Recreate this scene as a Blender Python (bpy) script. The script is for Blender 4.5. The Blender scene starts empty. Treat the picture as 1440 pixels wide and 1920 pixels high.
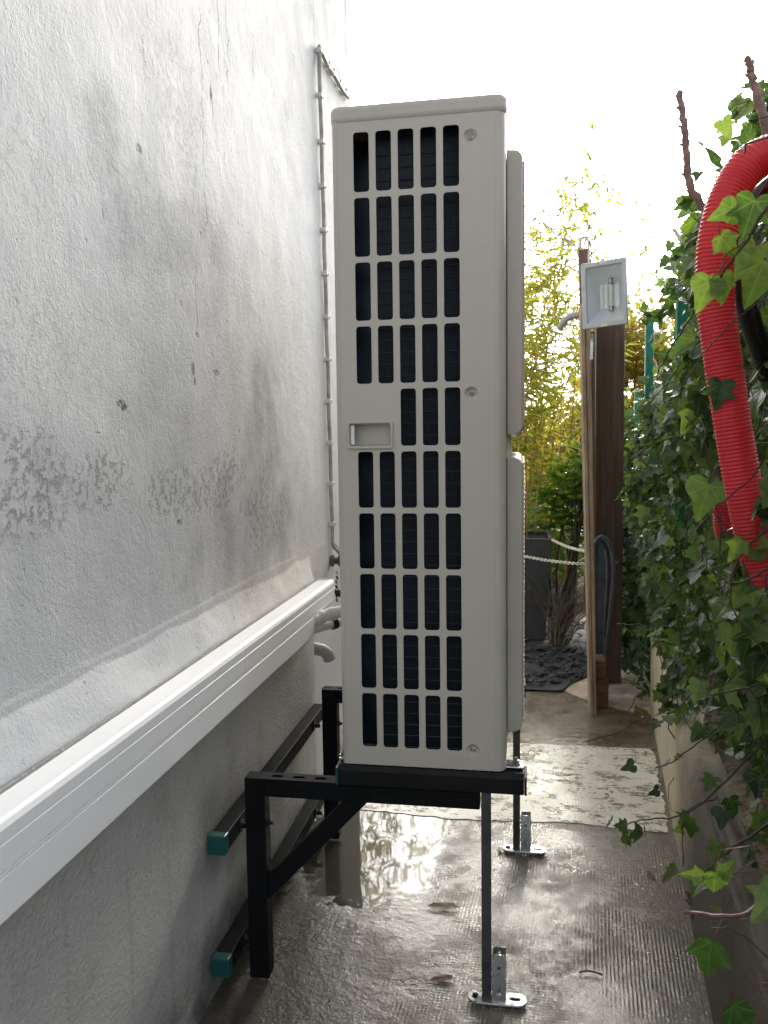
import bpy, bmesh, math, random
import numpy as np
from mathutils import Vector, Matrix

random.seed(7)
RNG = np.random.default_rng(11)
SC = bpy.context.scene
COL = SC.collection
PI = math.pi

# ------------------------------------------------------------------ camera
CAM_POS = Vector((0.656, 0.0, 1.1846))
right = Vector((0.98569629, 0.16799445, -0.01344176))
up = Vector((-0.00095065, 0.08529935, 0.99635492))
fwd = Vector((-0.16852867, 0.98209057, -0.08423895))
cd = bpy.data.cameras.new('camera')
cam = bpy.data.objects.new('camera', cd)
COL.objects.link(cam)
m = Matrix((right, up, -fwd)).transposed().to_4x4()
m.translation = CAM_POS
cam.matrix_world = m
cd.sensor_fit = 'VERTICAL'
cd.sensor_height = 24.0
cd.lens = 24.0 * 1522.7 / 1920.0
cd.clip_start = 0.02
cd.clip_end = 600
cd.dof.use_dof = True
cd.dof.focus_distance = 1.75
cd.dof.aperture_fstop = cd.lens / 2.4
SC.camera = cam

# ------------------------------------------------------------------ light
SUN_AZ, SUN_EL = math.radians(8.0), math.radians(26.0)
W = bpy.data.worlds.new('World')
SC.world = W
W.use_nodes = True
nt = W.node_tree
nt.nodes.clear()
sky = nt.nodes.new('ShaderNodeTexSky')
sky.sky_type = 'NISHITA'
sky.sun_disc = False
sky.sun_elevation = SUN_EL
sky.sun_rotation = SUN_AZ
sky.dust_density = 4.0
sky.air_density = 1.0
hs = nt.nodes.new('ShaderNodeHueSaturation')
hs.inputs['Saturation'].default_value = 0.32
bg = nt.nodes.new('ShaderNodeBackground')
bg.inputs['Strength'].default_value = 0.15
wo = nt.nodes.new('ShaderNodeOutputWorld')
nt.links.new(sky.outputs[0], hs.inputs['Color'])
nt.links.new(hs.outputs[0], bg.inputs['Color'])
nt.links.new(bg.outputs[0], wo.inputs['Surface'])

sd = bpy.data.lights.new('sun', 'SUN')
sd.energy = 1.5
sd.angle = math.radians(10)
sd.color = (1.0, 0.93, 0.82)
so = bpy.data.objects.new('sun', sd)
COL.objects.link(so)
S = Vector((math.sin(SUN_AZ) * math.cos(SUN_EL), math.cos(SUN_AZ) * math.cos(SUN_EL), math.sin(SUN_EL)))
so.rotation_euler = S.to_track_quat('Z', 'Y').to_euler()
so.location = (1, 8, 6)

SC.view_settings.view_transform = 'Standard'
SC.view_settings.look = 'None'
SC.view_settings.exposure = 1.5
SC.view_settings.gamma = 1.0
SC.view_settings.use_curve_mapping = False
SC.render.engine = 'CYCLES'
SC.cycles.max_bounces = 10
SC.cycles.transparent_max_bounces = 16
SC.cycles.sample_clamp_indirect = 8.0
try:
    SC.cycles.use_denoising = True
except Exception:
    pass


# ------------------------------------------------------------------ material helpers
class N:
    """small node-tree writer"""
    def __init__(self, name):
        self.m = bpy.data.materials.new(name)
        self.m.use_nodes = True
        self.t = self.m.node_tree
        self.t.nodes.clear()
        self.out = self.t.nodes.new('ShaderNodeOutputMaterial')

    def node(self, kind, **k):
        n = self.t.nodes.new('ShaderNode' + kind)
        for a, b in k.items():
            setattr(n, a, b)
        return n

    def put(self, sock, v):
        if v is None:
            return
        if hasattr(v, 'is_output'):
            self.t.links.new(v, sock)
        elif isinstance(v, (tuple, list)) and len(v) == 3 and sock.type == 'RGBA':
            sock.default_value = (*v, 1)
        else:
            sock.default_value = v

    def math(self, op, a, b=None, c=None, clamp=False):
        n = self.node('Math', operation=op)
        n.use_clamp = clamp
        for i, v in enumerate((a, b, c)):
            if v is not None:
                self.put(n.inputs[i], v)
        return n.outputs[0]

    def vmath(self, op, a, b=None):
        n = self.node('VectorMath', operation=op)
        self.put(n.inputs[0], a)
        if b is not None:
            self.put(n.inputs[1], b)
        return n.outputs[0]

    def coord(self, kind='Object'):
        return self.node('TexCoord').outputs[kind]

    def sep(self, v):
        n = self.node('SeparateXYZ')
        self.put(n.inputs[0], v)
        return n.outputs

    def comb(self, x, y, z):
        n = self.node('CombineXYZ')
        for i, v in enumerate((x, y, z)):
            self.put(n.inputs[i], v)
        return n.outputs[0]

    def scale(self, v, s):
        n = self.node('Mapping')
        self.put(n.inputs['Vector'], v)
        n.inputs['Scale'].default_value = s if isinstance(s, tuple) else (s, s, s)
        return n.outputs[0]

    def noise(self, v, scale, detail=4, rough=0.55, dist=0.0):
        n = self.node('TexNoise')
        self.put(n.inputs['Vector'], v)
        n.inputs['Scale'].default_value = scale
        n.inputs['Detail'].default_value = detail
        n.inputs['Roughness'].default_value = rough
        n.inputs['Distortion'].default_value = dist
        return n.outputs['Fac']

    def noisec(self, v, scale, detail=2):
        n = self.node('TexNoise')
        self.put(n.inputs['Vector'], v)
        n.inputs['Scale'].default_value = scale
        n.inputs['Detail'].default_value = detail
        return n.outputs['Color']

    def voro(self, v, scale, feature='F1', out='Distance'):
        n = self.node('TexVoronoi', feature=feature)
        self.put(n.inputs['Vector'], v)
        n.inputs['Scale'].default_value = scale
        return n.outputs[out]

    def rng(self, v, a, b, c=0.0, d=1.0, smooth=True):
        n = self.node('MapRange')
        n.interpolation_type = 'SMOOTHSTEP' if smooth else 'LINEAR'
        self.put(n.inputs['Value'], v)
        n.inputs['From Min'].default_value = a
        n.inputs['From Max'].default_value = b
        n.inputs['To Min'].default_value = c
        n.inputs['To Max'].default_value = d
        return n.outputs[0]

    def mix(self, f, a, b, mode='MIX'):
        n = self.node('Mix', data_type='RGBA', blend_type=mode)
        self.put(n.inputs[0], f)
        self.put(n.inputs[6], a)
        self.put(n.inputs[7], b)
        return n.outputs[2]

    def lerp(self, f, a, b):
        n = self.node('Mix', data_type='FLOAT')
        self.put(n.inputs[0], f)
        self.put(n.inputs[2], a)
        self.put(n.inputs[3], b)
        return n.outputs[0]

    def bump(self, h, dist, strength=1.0, normal=None):
        n = self.node('Bump')
        n.inputs['Strength'].default_value = strength
        n.inputs['Distance'].default_value = dist
        self.put(n.inputs['Height'], h)
        if normal is not None:
            self.put(n.inputs['Normal'], normal)
        return n.outputs[0]

    def bsdf(self, color=None, rough=0.5, metal=0.0, normal=None, spec=0.5, **k):
        n = self.node('BsdfPrincipled')
        self.put(n.inputs['Base Color'], color)
        self.put(n.inputs['Roughness'], rough)
        self.put(n.inputs['Metallic'], metal)
        self.put(n.inputs['Specular IOR Level'], spec)
        if normal is not None:
            self.put(n.inputs['Normal'], normal)
        for a, b in k.items():
            self.put(n.inputs[a.replace('_', ' ')], b)
        return n.outputs[0]

    def done(self, shader):
        self.t.links.new(shader, self.out.inputs['Surface'])
        return self.m


def simple(name, col, rough=0.45, metal=0.0, var=0.12, vs=14.0, bump=0.0, bs=80.0, spec=0.5, rv=0.1):
    g = N(name)
    c = g.coord()
    n1 = g.noise(c, vs, 5, 0.6)
    dark = tuple(x * (1 - var) for x in col)
    lite = tuple(min(1, x * (1 + var)) for x in col)
    cc = g.mix(g.rng(n1, 0.3, 0.7), dark, lite)
    rr = g.rng(g.noise(c, vs * 2.3, 4), 0.3, 0.7, max(0.02, rough - rv), min(1, rough + rv))
    nrm = g.bump(g.noise(c, bs, 4), bump) if bump else None
    return g.done(g.bsdf(cc, rr, metal, nrm, spec))


def mat_wall(name, tone=1.0, lower=False):
    g = N(name)
    c = g.coord()
    s = g.sep(c)
    Y, Z = g.math('ADD', s[1], 1.2), s[2]                           # the house stands at y = 1.2
    warp = g.noise(c, 7.0, 5, 0.65)
    wv = g.math('SUBTRACT', warp, 0.5)

    def blob(y0, z0, ry, rz, soft, amp=1.0, warpk=0.9):
        a = g.math('DIVIDE', g.math('SUBTRACT', Y, y0), ry)
        b = g.math('DIVIDE', g.math('SUBTRACT', Z, z0), rz)
        d = g.math('SQRT', g.math('ADD', g.math('MULTIPLY', a, a), g.math('MULTIPLY', b, b)))
        d = g.math('ADD', d, g.math('MULTIPLY', wv, warpk * 2))
        return g.rng(d, 1 - soft, 1 + soft, amp, 0.0)

    def union(l):
        r = l[0]
        for x in l[1:]:
            r = g.math('MAXIMUM', r, x)
        return r

    big = g.noise(c, 1.7, 4, 0.6)
    med = g.noise(c, 9.0, 6, 0.65)
    fine = g.noise(c, 95.0, 6, 0.62)
    grain = g.noise(c, 240.0, 4, 0.65)
    if lower:
        base = g.mix(g.rng(big, 0.35, 0.65), (0.54, 0.53, 0.50), (0.64, 0.63, 0.595))
        base = g.mix(g.rng(med, 0.5, 0.75, 0, 0.35), base, (0.30, 0.29, 0.27))
        # splash dirt just above the ground and moss on the joint
        dirt = g.math('MULTIPLY', g.rng(Z, 0.02, 0.22, 1.0, 0.0), g.rng(med, 0.3, 0.65))
        base = g.mix(dirt, base, (0.11, 0.105, 0.085))
        # soft dark blotches behind the steel rails
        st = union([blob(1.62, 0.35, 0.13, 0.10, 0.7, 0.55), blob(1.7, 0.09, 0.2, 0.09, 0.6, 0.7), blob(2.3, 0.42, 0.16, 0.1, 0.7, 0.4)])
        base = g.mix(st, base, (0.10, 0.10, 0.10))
        # rain streaks
        streak = g.noise(g.comb(g.math('MULTIPLY', Y, 26.0), g.math('MULTIPLY', Z, 1.6), 0.0), 1.0, 4, 0.6)
        base = g.mix(g.rng(streak, 0.55, 0.8, 0, 0.35), base, (0.24, 0.235, 0.215))
        h = g.math('ADD', g.math('MULTIPLY', med, 0.4), g.math('MULTIPLY', fine, 0.5))
        h = g.math('ADD', h, g.math('MULTIPLY', g.noise(c, 150.0, 4, 0.7), 0.35))
        nrm = g.bump(h, 0.015, 1.0)
        return g.done(g.bsdf(base, g.rng(med, 0.3, 0.7, 0.5, 0.75), 0.0, nrm, 0.4))
    base = g.mix(g.rng(big, 0.3, 0.7), (0.55, 0.56, 0.572), (0.65, 0.65, 0.645))
    base = g.mix(g.rng(med, 0.52, 0.8, 0, 0.28), base, (0.55, 0.55, 0.55))
    # damp stains, each with an outline of its own
    stA = union([blob(1.30, 1.69, 0.05, 0.10, 0.45, 0.6, 1.3), blob(1.38, 1.60, 0.10, 0.08, 0.4, 0.62, 1.5),
                 blob(1.54, 1.615, 0.17, 0.085, 0.4, 0.58, 1.5), blob(1.73, 1.62, 0.12, 0.085, 0.5, 0.55, 1.5)])
    base = g.mix(g.math('MULTIPLY', stA, g.math('MULTIPLY', g.rng(fine, 0.35, 0.65, 0.5, 1.0), g.rng(g.noise(c, 16.0, 6, 0.7), 0.3, 0.6, 0.55, 1.0))), base, (0.30, 0.305, 0.31))
    stB = union([blob(2.10, 1.18, 0.15, 0.27, 0.5, 0.9), blob(1.98, 0.99, 0.42, 0.17, 0.6, 0.85),
                 blob(1.68, 1.22, 0.42, 0.30, 0.7, 0.45), blob(1.35, 1.06, 0.5, 0.17, 0.6, 0.35), blob(2.5, 0.95, 0.2, 0.08, 0.6, 0.3), blob(3.10, 2.85, 0.07, 0.32, 0.3, 0.45, 0.4)])
    base = g.mix(g.math('MULTIPLY', stB, g.rng(med, 0.25, 0.7, 0.55, 1.0)), base, (0.30, 0.305, 0.315))
    # yellow-brown wash above the trunking
    ye = blob(2.3, 0.80, 0.5, 0.06, 0.7, 0.28)
    base = g.mix(ye, base, (0.60, 0.52, 0.38))
    # broken plaster bands and pits
    rough_m = union([blob(0.98, 1.13, 0.16, 0.07, 0.4), blob(1.24, 1.13, 0.10, 0.045, 0.4), blob(1.62, 1.09, 0.22, 0.05, 0.5),
                     blob(1.82, 1.12, 0.12, 0.05, 0.5), blob(2.1, 1.0, 0.2, 0.08, 0.6, 0.7), blob(1.05, 1.32, 0.2, 0.1, 0.6, 0.22),
                     blob(1.06, 1.55, 0.12, 0.09, 0.6, 0.2), blob(1.62, 1.86, 0.16, 0.13, 0.6, 0.28)])
    clod = g.noise(c, 50.0, 6, 0.78, 0.3)
    pit = g.math('MULTIPLY', rough_m, g.rng(clod, 0.50, 0.38, 0.0, 1.0))
    chips = union([blob(1.64, 1.343, 0.011, 0.016, 0.5, 1, 2.2), blob(1.645, 1.322, 0.007, 0.012, 0.5, 1, 2.2), blob(1.317, 1.259, 0.013, 0.005, 0.5, 1, 2.2),
                   blob(1.33, 1.252, 0.009, 0.004, 0.5, 1, 2.2), blob(1.236, 1.208, 0.013, 0.004, 0.5, 1, 2.2), blob(1.541, 1.03, 0.012, 0.006, 0.5, 0.8, 2.2),
                   blob(1.668, 1.42, 0.009, 0.006, 0.5, 1, 2.2), blob(1.42, 1.72, 0.009, 0.007, 0.5, 0.7, 2.2), blob(1.77, 1.35, 0.014, 0.006, 0.5, 0.7, 2.2)])
    chips = g.math('MULTIPLY', chips, g.rng(g.noise(c, 130.0, 3, 0.7), 0.36, 0.52))
    base = g.mix(g.math('MULTIPLY', pit, 0.32), base, (0.22, 0.22, 0.215))
    base = g.mix(chips, base, (0.10, 0.10, 0.10))
    # black mould streaks high up and hairline run marks
    moldn = g.noise(g.comb(g.math('MULTIPLY', Y, 55.0), g.math('MULTIPLY', Z, 9.0), 3.0), 1.0, 5, 0.7)
    mold = g.math('MULTIPLY', union([blob(1.82, 2.06, 0.07, 0.16, 0.6), blob(1.75, 1.75, 0.1, 0.2, 0.7, 0.6), blob(2.2, 2.2, 0.25, 0.25, 0.7, 0.45), blob(1.6, 1.9, 0.2, 0.25, 0.7, 0.5)]), g.rng(moldn, 0.56, 0.68))
    base = g.mix(mold, base, (0.09, 0.09, 0.085))
    fleck = g.rng(g.noise(g.comb(g.math('MULTIPLY', Y, 38.0), g.math('MULTIPLY', Z, 24.0), 9.0), 1.0, 4, 0.7), 0.635, 0.72)
    base = g.mix(g.math('MULTIPLY', fleck, 0.6), base, (0.25, 0.245, 0.23))
    cw = g.noise(g.comb(0.0, g.math('MULTIPLY', Y, 3.0), g.math('MULTIPLY', Z, 14.0)), 1.0, 6, 0.7)
    cracks = None
    for y0_, za, zb, wd, k in ((1.735, 1.62, 2.16, 0.0016, 0.07), (1.845, 1.98, 2.3, 0.0022, 0.06), (1.90, 1.98, 2.25, 0.0020, 0.08), (1.665, 1.40, 1.56, 0.0014, 0.06), (2.75, 2.3, 3.3, 0.0028, 0.10)):
        dd = g.math('ABSOLUTE', g.math('SUBTRACT', Y, g.math('ADD', y0_, g.math('MULTIPLY', g.math('SUBTRACT', cw, 0.5), k))))
        ln = g.math('MULTIPLY', g.rng(dd, wd * 0.4, wd * 1.3, 1.0, 0.0), g.math('MULTIPLY', g.rng(Z, za, za + 0.06), g.rng(Z, zb - 0.06, zb, 1.0, 0.0)))
        cracks = ln if cracks is None else g.math('MAXIMUM', cracks, ln)
    cracks = g.math('MULTIPLY', cracks, g.rng(g.noise(c, 30.0, 4, 0.7), 0.36, 0.56))
    base = g.mix(g.math('MULTIPLY', cracks, 0.8), base, (0.10, 0.098, 0.09))
    # peeling layers: contour terraces of a low noise
    lay = g.noise(c, 3.3, 5, 0.6, 0.3)
    terr = g.math('ADD', g.rng(lay, 0.495, 0.505), g.rng(lay, 0.575, 0.583))
    base = g.mix(g.rng(lay, 0.50, 0.53, 0.0, 0.10), base, (0.5, 0.51, 0.53))
    sm = g.rng(g.noise(c, 2.6, 3), 0.35, 0.6, 0.35, 1.0)
    h = g.math('MULTIPLY', med, 0.5)
    h = g.math('ADD', h, g.math('MULTIPLY', g.math('MULTIPLY', fine, sm), 0.26))
    h = g.math('ADD', h, g.math('MULTIPLY', g.math('MULTIPLY', grain, sm), 0.22))
    h = g.math('ADD', h, g.math('MULTIPLY', terr, 0.042))
    h = g.math('SUBTRACT', h, g.math('MULTIPLY', pit, 0.55))
    h = g.math('SUBTRACT', h, g.math('MULTIPLY', chips, 0.18))
    h = g.math('SUBTRACT', h, g.math('MULTIPLY', fleck, 0.14))
    h = g.math('SUBTRACT', h, g.math('MULTIPLY', cracks, 0.2))
    nrm = g.bump(h, 0.0085, 0.8)
    rr = g.math('SUBTRACT', g.rng(med, 0.3, 0.7, 0.74, 0.9), g.math('MULTIPLY', stB, 0.15))
    return g.done(g.bsdf(base, rr, 0.0, nrm, 0.05))


def mat_path():
    g = N('wet_concrete')
    c = g.coord()
    s = g.sep(c)
    X, Y = s[0], s[1]
    big = g.noise(c, 2.1, 5, 0.6)
    med = g.noise(c, 11.0, 6, 0.65)
    fine = g.noise(c, 90.0, 5, 0.65)
    edge = g.noise(c, 26.0, 5, 0.7)

    def blob(x0, y0, rx, ry, soft):
        a = g.math('DIVIDE', g.math('SUBTRACT', X, x0), rx)
        b = g.math('DIVIDE', g.math('SUBTRACT', Y, y0), ry)
        d = g.math('SQRT', g.math('ADD', g.math('MULTIPLY', a, a), g.math('MULTIPLY', b, b)))
        return g.rng(d, 1 - soft, 1 + soft, 1.0, 0.0)
    p = g.math('MAXIMUM', blob(0.22, 2.35, 0.26, 0.50, 0.5), g.math('MULTIPLY', blob(0.10, 1.75, 0.26, 0.5, 0.6), 0.42))
    p = g.math('MAXIMUM', p, g.math('MULTIPLY', blob(0.42, 1.72, 0.08, 0.16, 0.6), 0.75))
    lev = g.math('ADD', g.math('MULTIPLY', big, 0.55), g.math('MULTIPLY', edge, 0.22))
    lev = g.math('ADD', lev, g.math('MULTIPLY', p, 0.42))
    puddle = g.rng(lev, 0.628, 0.70)
    shore = g.math('MULTIPLY', g.rng(lev, 0.615, 0.65), g.rng(lev, 0.70, 0.655))
    # rolled waffle imprint
    wob = g.math('MULTIPLY', g.math('SUBTRACT', med, 0.5), 0.006)
    per = 2 * PI / 0.0089
    gx = g.math('SINE', g.math('MULTIPLY', g.math('ADD', X, g.math('ADD', g.math('MULTIPLY', Y, -0.085), wob)), per))
    gy = g.math('SINE', g.math('MULTIPLY', g.math('ADD', Y, wob), per * 1.0))
    gm = g.math('MULTIPLY', g.rng(g.noise(c, 4.1, 5, 0.65), 0.38, 0.66), g.math('SUBTRACT', 1.0, puddle))
    gm = g.math('MULTIPLY', gm, g.rng(g.math('ADD', X, g.math('MULTIPLY', g.math('SUBTRACT', big, 0.5), 0.5)), 0.26, 0.42))
    gm2 = g.math('MULTIPLY', gm, g.rng(g.noise(c, 2.4, 3), 0.40, 0.62))
    grid = g.math('ADD', g.math('MULTIPLY', gx, gm), g.math('MULTIPLY', gy, gm2))
    col = g.mix(g.rng(big, 0.3, 0.7), (0.118, 0.098, 0.070), (0.20, 0.172, 0.128))
    col = g.mix(g.rng(med, 0.45, 0.75, 0.0, 0.5), col, (0.085, 0.076, 0.062))
    col = g.mix(g.math('MULTIPLY', puddle, 0.55), col, (0.055, 0.05, 0.042))
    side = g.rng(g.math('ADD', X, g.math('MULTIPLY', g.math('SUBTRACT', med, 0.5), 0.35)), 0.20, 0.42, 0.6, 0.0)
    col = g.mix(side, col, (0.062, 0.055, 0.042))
    col = g.mix(g.math('MULTIPLY', shore, 0.5), col, (0.24, 0.22, 0.19))
    moss = g.math('MULTIPLY', g.rng(X, 0.0, 0.16, 1.0, 0.0), g.rng(med, 0.4, 0.6))
    col = g.mix(g.math('MULTIPLY', moss, 0.7), col, (0.035, 0.036, 0.022))
    spk = g.rng(g.noise(c, 55.0, 3, 0.7), 0.70, 0.76)
    col = g.mix(spk, col, (0.03, 0.026, 0.02))
    wet = g.noise(c, 5.0, 6, 0.7)
    rr = g.lerp(puddle, g.rng(wet, 0.38, 0.64, 0.10, 0.46), 0.025)
    h = g.math('ADD', g.math('MULTIPLY', grid, g.rng(g.noise(c, 23.0, 4, 0.7), 0.3, 0.7, 0.05, 0.55)), g.math('MULTIPLY', fine, g.math('MULTIPLY', g.math('SUBTRACT', 1.0, puddle), 0.9)))
    h = g.math('ADD', h, g.math('MULTIPLY', g.math('SUBTRACT', 1.0, puddle), g.math('MULTIPLY', edge, 2.6)))
    nrm = g.bump(h, 0.0022, 0.85)
    film = g.math('MULTIPLY', g.lerp(puddle, g.rng(wet, 0.62, 0.42, 0.0, 0.85), 1.0), g.rng(side, 0.0, 0.5, 1.0, 0.25))
    n2_ = g.bump(h, 0.0013, 0.8)
    return g.done(g.bsdf(col, rr, 0.0, nrm, 0.55, Coat_Weight=film, Coat_Roughness=0.07, Coat_Normal=n2_, Coat_IOR=1.4))


def mat_patch():
    g = N('pale_worn_cement')
    c = g.coord()
    s = g.sep(c)
    n1 = g.noise(g.scale(c, (1.0, 1.7, 1.0)), 11.0, 8, 0.75, 0.4)
    n2 = g.noise(c, 60.0, 5, 0.7)
    n3 = g.noise(c, 2.2, 4)
    col = g.mix(g.rng(n3, 0.3, 0.7), (0.82, 0.765, 0.63), (0.90, 0.86, 0.75))
    d = g.math('ADD', n1, g.math('MULTIPLY', g.math('SUBTRACT', n2, 0.5), 0.35))
    worn = g.rng(d, 0.535, 0.585)
    col = g.mix(worn, col, (0.26, 0.22, 0.16))
    col = g.mix(g.rng(g.noise(c, 15.0, 4), 0.55, 0.75, 0, 0.5), col, (0.55, 0.49, 0.38))
    per = 2 * PI / 0.0089
    gx = g.math('SINE', g.math('MULTIPLY', s[0], per))
    gy = g.math('SINE', g.math('MULTIPLY', s[1], per))
    gm = g.rng(s[0], 0.7, 1.0)
    h = g.math('ADD', g.math('MULTIPLY', g.math('ADD', gx, gy), g.math('MULTIPLY', gm, 0.35)), g.math('MULTIPLY', n2, 1.0))
    h = g.math('SUBTRACT', h, g.math('MULTIPLY', worn, 0.8))
    rr = g.rng(g.noise(c, 5.0, 4), 0.35, 0.65, 0.14, 0.42)
    return g.done(g.bsdf(col, rr, 0.0, g.bump(h, 0.0018, 0.7), 0.5))


def mat_leaf(name, ramp, trans=0.35, rough=0.34, vein=None, spec=0.5):
    """ramp: list of (pos, colour); each leaf picks its own place on it"""
    g = N(name)
    at = g.node('Attribute', attribute_name='tint').outputs['Fac']
    oi = g.node('ObjectInfo').outputs['Random']
    f = g.math('FRACT', g.math('ADD', at, g.math('MULTIPLY', oi, 0.999)))
    r = g.node('ValToRGB')
    els = r.color_ramp.elements
    while len(els) < len(ramp):
        els.new(0.5)
    for e, (p, col) in zip(els, ramp):
        e.position = p
        e.color = (*col, 1)
    g.put(r.inputs[0], f)
    col = r.outputs[0]
    uvv = g.vmath('ADD', g.node('UVMap').outputs[0], g.comb(g.math('MULTIPLY', f, 37.0), g.math('MULTIPLY', f, 91.0), f))
    mott = g.noise(uvv, 5.0, 5, 0.65)
    col = g.mix(g.rng(mott, 0.32, 0.68, 0, 0.75), col, g.mix(1.0, col, (0.50, 0.58, 0.55), 'MULTIPLY'))
    spot = g.rng(g.noise(uvv, 9.0, 3, 0.6), 0.70, 0.75, 0, 0.8)
    col = g.mix(spot, col, (0.12, 0.085, 0.03))
    nrm = None
    if vein:
        uv = g.node('UVMap').outputs[0]
        s = g.sep(uv)
        u, v = g.math('ABSOLUTE', s[0]), s[1]
        d1 = u
        d2 = g.math('ABSOLUTE', g.math('SUBTRACT', g.math('MULTIPLY', u, 0.67), g.math('MULTIPLY', g.math('SUBTRACT', v, 0.02), 0.74)))
        d3 = g.math('ABSOLUTE', g.math('ADD', g.math('MULTIPLY', u, 0.2), g.math('MULTIPLY', g.math('SUBTRACT', v, 0.05), 0.97)))
        d = g.math('MINIMUM', d1, g.math('MINIMUM', d2, d3))
        vf = g.rng(d, 0.004, 0.03, 0.38, 0.0)
        col = g.mix(vf, col, vein)
        nrm = g.bump(g.math('ADD', g.math('MULTIPLY', vf, -1.0), g.math('MULTIPLY', mott, 1.5)), 0.002, 0.6)
    b = g.bsdf(col, rough, 0.0, nrm, spec)
    tr = g.node('BsdfTranslucent')
    g.put(tr.inputs['Color'], g.mix(1.0, col, (1.9, 2.0, 0.9), 'MULTIPLY'))
    ms = g.node('MixShader')
    ms.inputs[0].default_value = trans
    g.t.links.new(b, ms.inputs[1])
    g.t.links.new(tr.outputs[0], ms.inputs[2])
    return g.done(ms.outputs[0])


def mat_wood(name, a, b, rough=0.55, axis=2, scale=40.0):
    g = N(name)
    c = g.coord()
    sc = [scale, scale, scale]
    sc[axis] = scale * 0.05
    v = g.scale(c, tuple(sc))
    n1 = g.noise(v, 1.0, 6, 0.65, 0.6)
    n2 = g.noise(c, 4.0, 4)
    col = g.mix(g.rng(n1, 0.35, 0.65), a, b)
    col = g.mix(g.rng(n2, 0.5, 0.75, 0, 0.4), col, tuple(x * 0.5 for x in a))
    nrm = g.bump(n1, 0.002, 0.6)
    return g.done(g.bsdf(col, rough, 0.0, nrm, 0.4))


def mat_coil():
    g = N('coil_fins')
    s = g.sep(g.coord())
    w = g.math('SINE', g.math('MULTIPLY', s[0], 2 * PI / 0.0026))
    n = g.noise(g.coord(), 9.0, 4)
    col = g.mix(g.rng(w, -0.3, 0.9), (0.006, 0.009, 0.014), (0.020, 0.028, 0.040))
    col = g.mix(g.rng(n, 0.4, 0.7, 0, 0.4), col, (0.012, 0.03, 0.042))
    return g.done(g.bsdf(col, 0.42, 0.2, g.bump(w, 0.0008, 0.6), 0.4))


def mat_casing():
    g = N('beige_casing_paint')
    c = g.coord()
    n = g.noise(c, 5.0, 4)
    g2 = g.noise(c, 420.0, 2)
    col = g.mix(g.rng(n, 0.35, 0.65), (0.485, 0.452, 0.392), (0.515, 0.482, 0.422))
    dirt = g.rng(g.noise(c, 30.0, 5, 0.7), 0.66, 0.78, 0, 0.3)
    col = g.mix(dirt, col, (0.36, 0.34, 0.30))
    rr = g.rng(n, 0.35, 0.65, 0.33, 0.45)
    return g.done(g.bsdf(col, rr, 0.0, g.bump(g2, 0.0004, 0.25), 0.5))


def mat_hose():
    g = N('red_hose_plastic')
    c = g.coord()
    n = g.noise(c, 20.0, 5)
    col = g.mix(g.rng(n, 0.3, 0.7), (0.66, 0.032, 0.046), (0.78, 0.052, 0.066))
    dust = g.rng(g.noise(c, 55.0, 6, 0.75), 0.55, 0.75, 0, 0.45)
    col = g.mix(dust, col, (0.45, 0.16, 0.13))
    b = g.bsdf(col, g.rng(n, 0.3, 0.7, 0.28, 0.46), 0.0, g.bump(n, 0.0008, 0.5), 0.5)
    tr = g.node('BsdfTranslucent')
    g.put(tr.inputs['Color'], (0.8, 0.05, 0.07))
    ms = g.node('MixShader')
    ms.inputs[0].default_value = 0.25
    g.t.links.new(b, ms.inputs[1])
    g.t.links.new(tr.outputs[0], ms.inputs[2])
    return g.done(ms.outputs[0])


def mat_lowwall():
    g = N('stained_concrete')
    c = g.coord()
    s = g.sep(c)
    st = g.noise(g.comb(g.math('MULTIPLY', s[0], 10.0), g.math('MULTIPLY', s[1], 32.0), g.math('MULTIPLY', s[2], 3.0)), 1.0, 6, 0.7)
    n = g.noise(c, 6.0, 6, 0.65)
    f = g.noise(c, 120.0, 4, 0.7)
    # browner towards the near end of the wall, cream further on
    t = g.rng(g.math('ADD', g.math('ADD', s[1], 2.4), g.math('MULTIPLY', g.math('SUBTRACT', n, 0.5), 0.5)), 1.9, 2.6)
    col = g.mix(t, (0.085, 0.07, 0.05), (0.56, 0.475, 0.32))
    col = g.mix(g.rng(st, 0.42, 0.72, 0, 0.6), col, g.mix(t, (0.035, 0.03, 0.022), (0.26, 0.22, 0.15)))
    h = g.math('ADD', g.math('MULTIPLY', st, 0.7), g.math('ADD', g.math('MULTIPLY', f, 0.35), n))
    return g.done(g.bsdf(col, 0.62, 0.0, g.bump(h, 0.006, 0.8), 0.4))


def mat_rubble():
    g = N('sandy_rubble')
    c = g.coord()
    v = g.voro(c, 70.0)
    v2 = g.voro(c, 28.0)
    n = g.noise(c, 9.0, 6, 0.7)
    col = g.mix(g.rng(n, 0.3, 0.7), (0.22, 0.165, 0.10), (0.46, 0.37, 0.25))
    col = g.mix(g.rng(g.noise(c, 60.0, 6, 0.8), 0.48, 0.62), col, (0.10, 0.075, 0.05))
    col = g.mix(g.rng(g.noise(c, 4.0, 4), 0.52, 0.66), col, (0.035, 0.033, 0.022))
    h = g.math('SUBTRACT', g.math('ADD', g.math('MULTIPLY', n, 1.4), g.noise(c, 75.0, 6, 0.8)), g.math('MULTIPLY', v2, 0.6))
    return g.done(g.bsdf(col, 0.8, 0.0, g.bump(h, 0.02, 1.0), 0.3))


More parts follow.
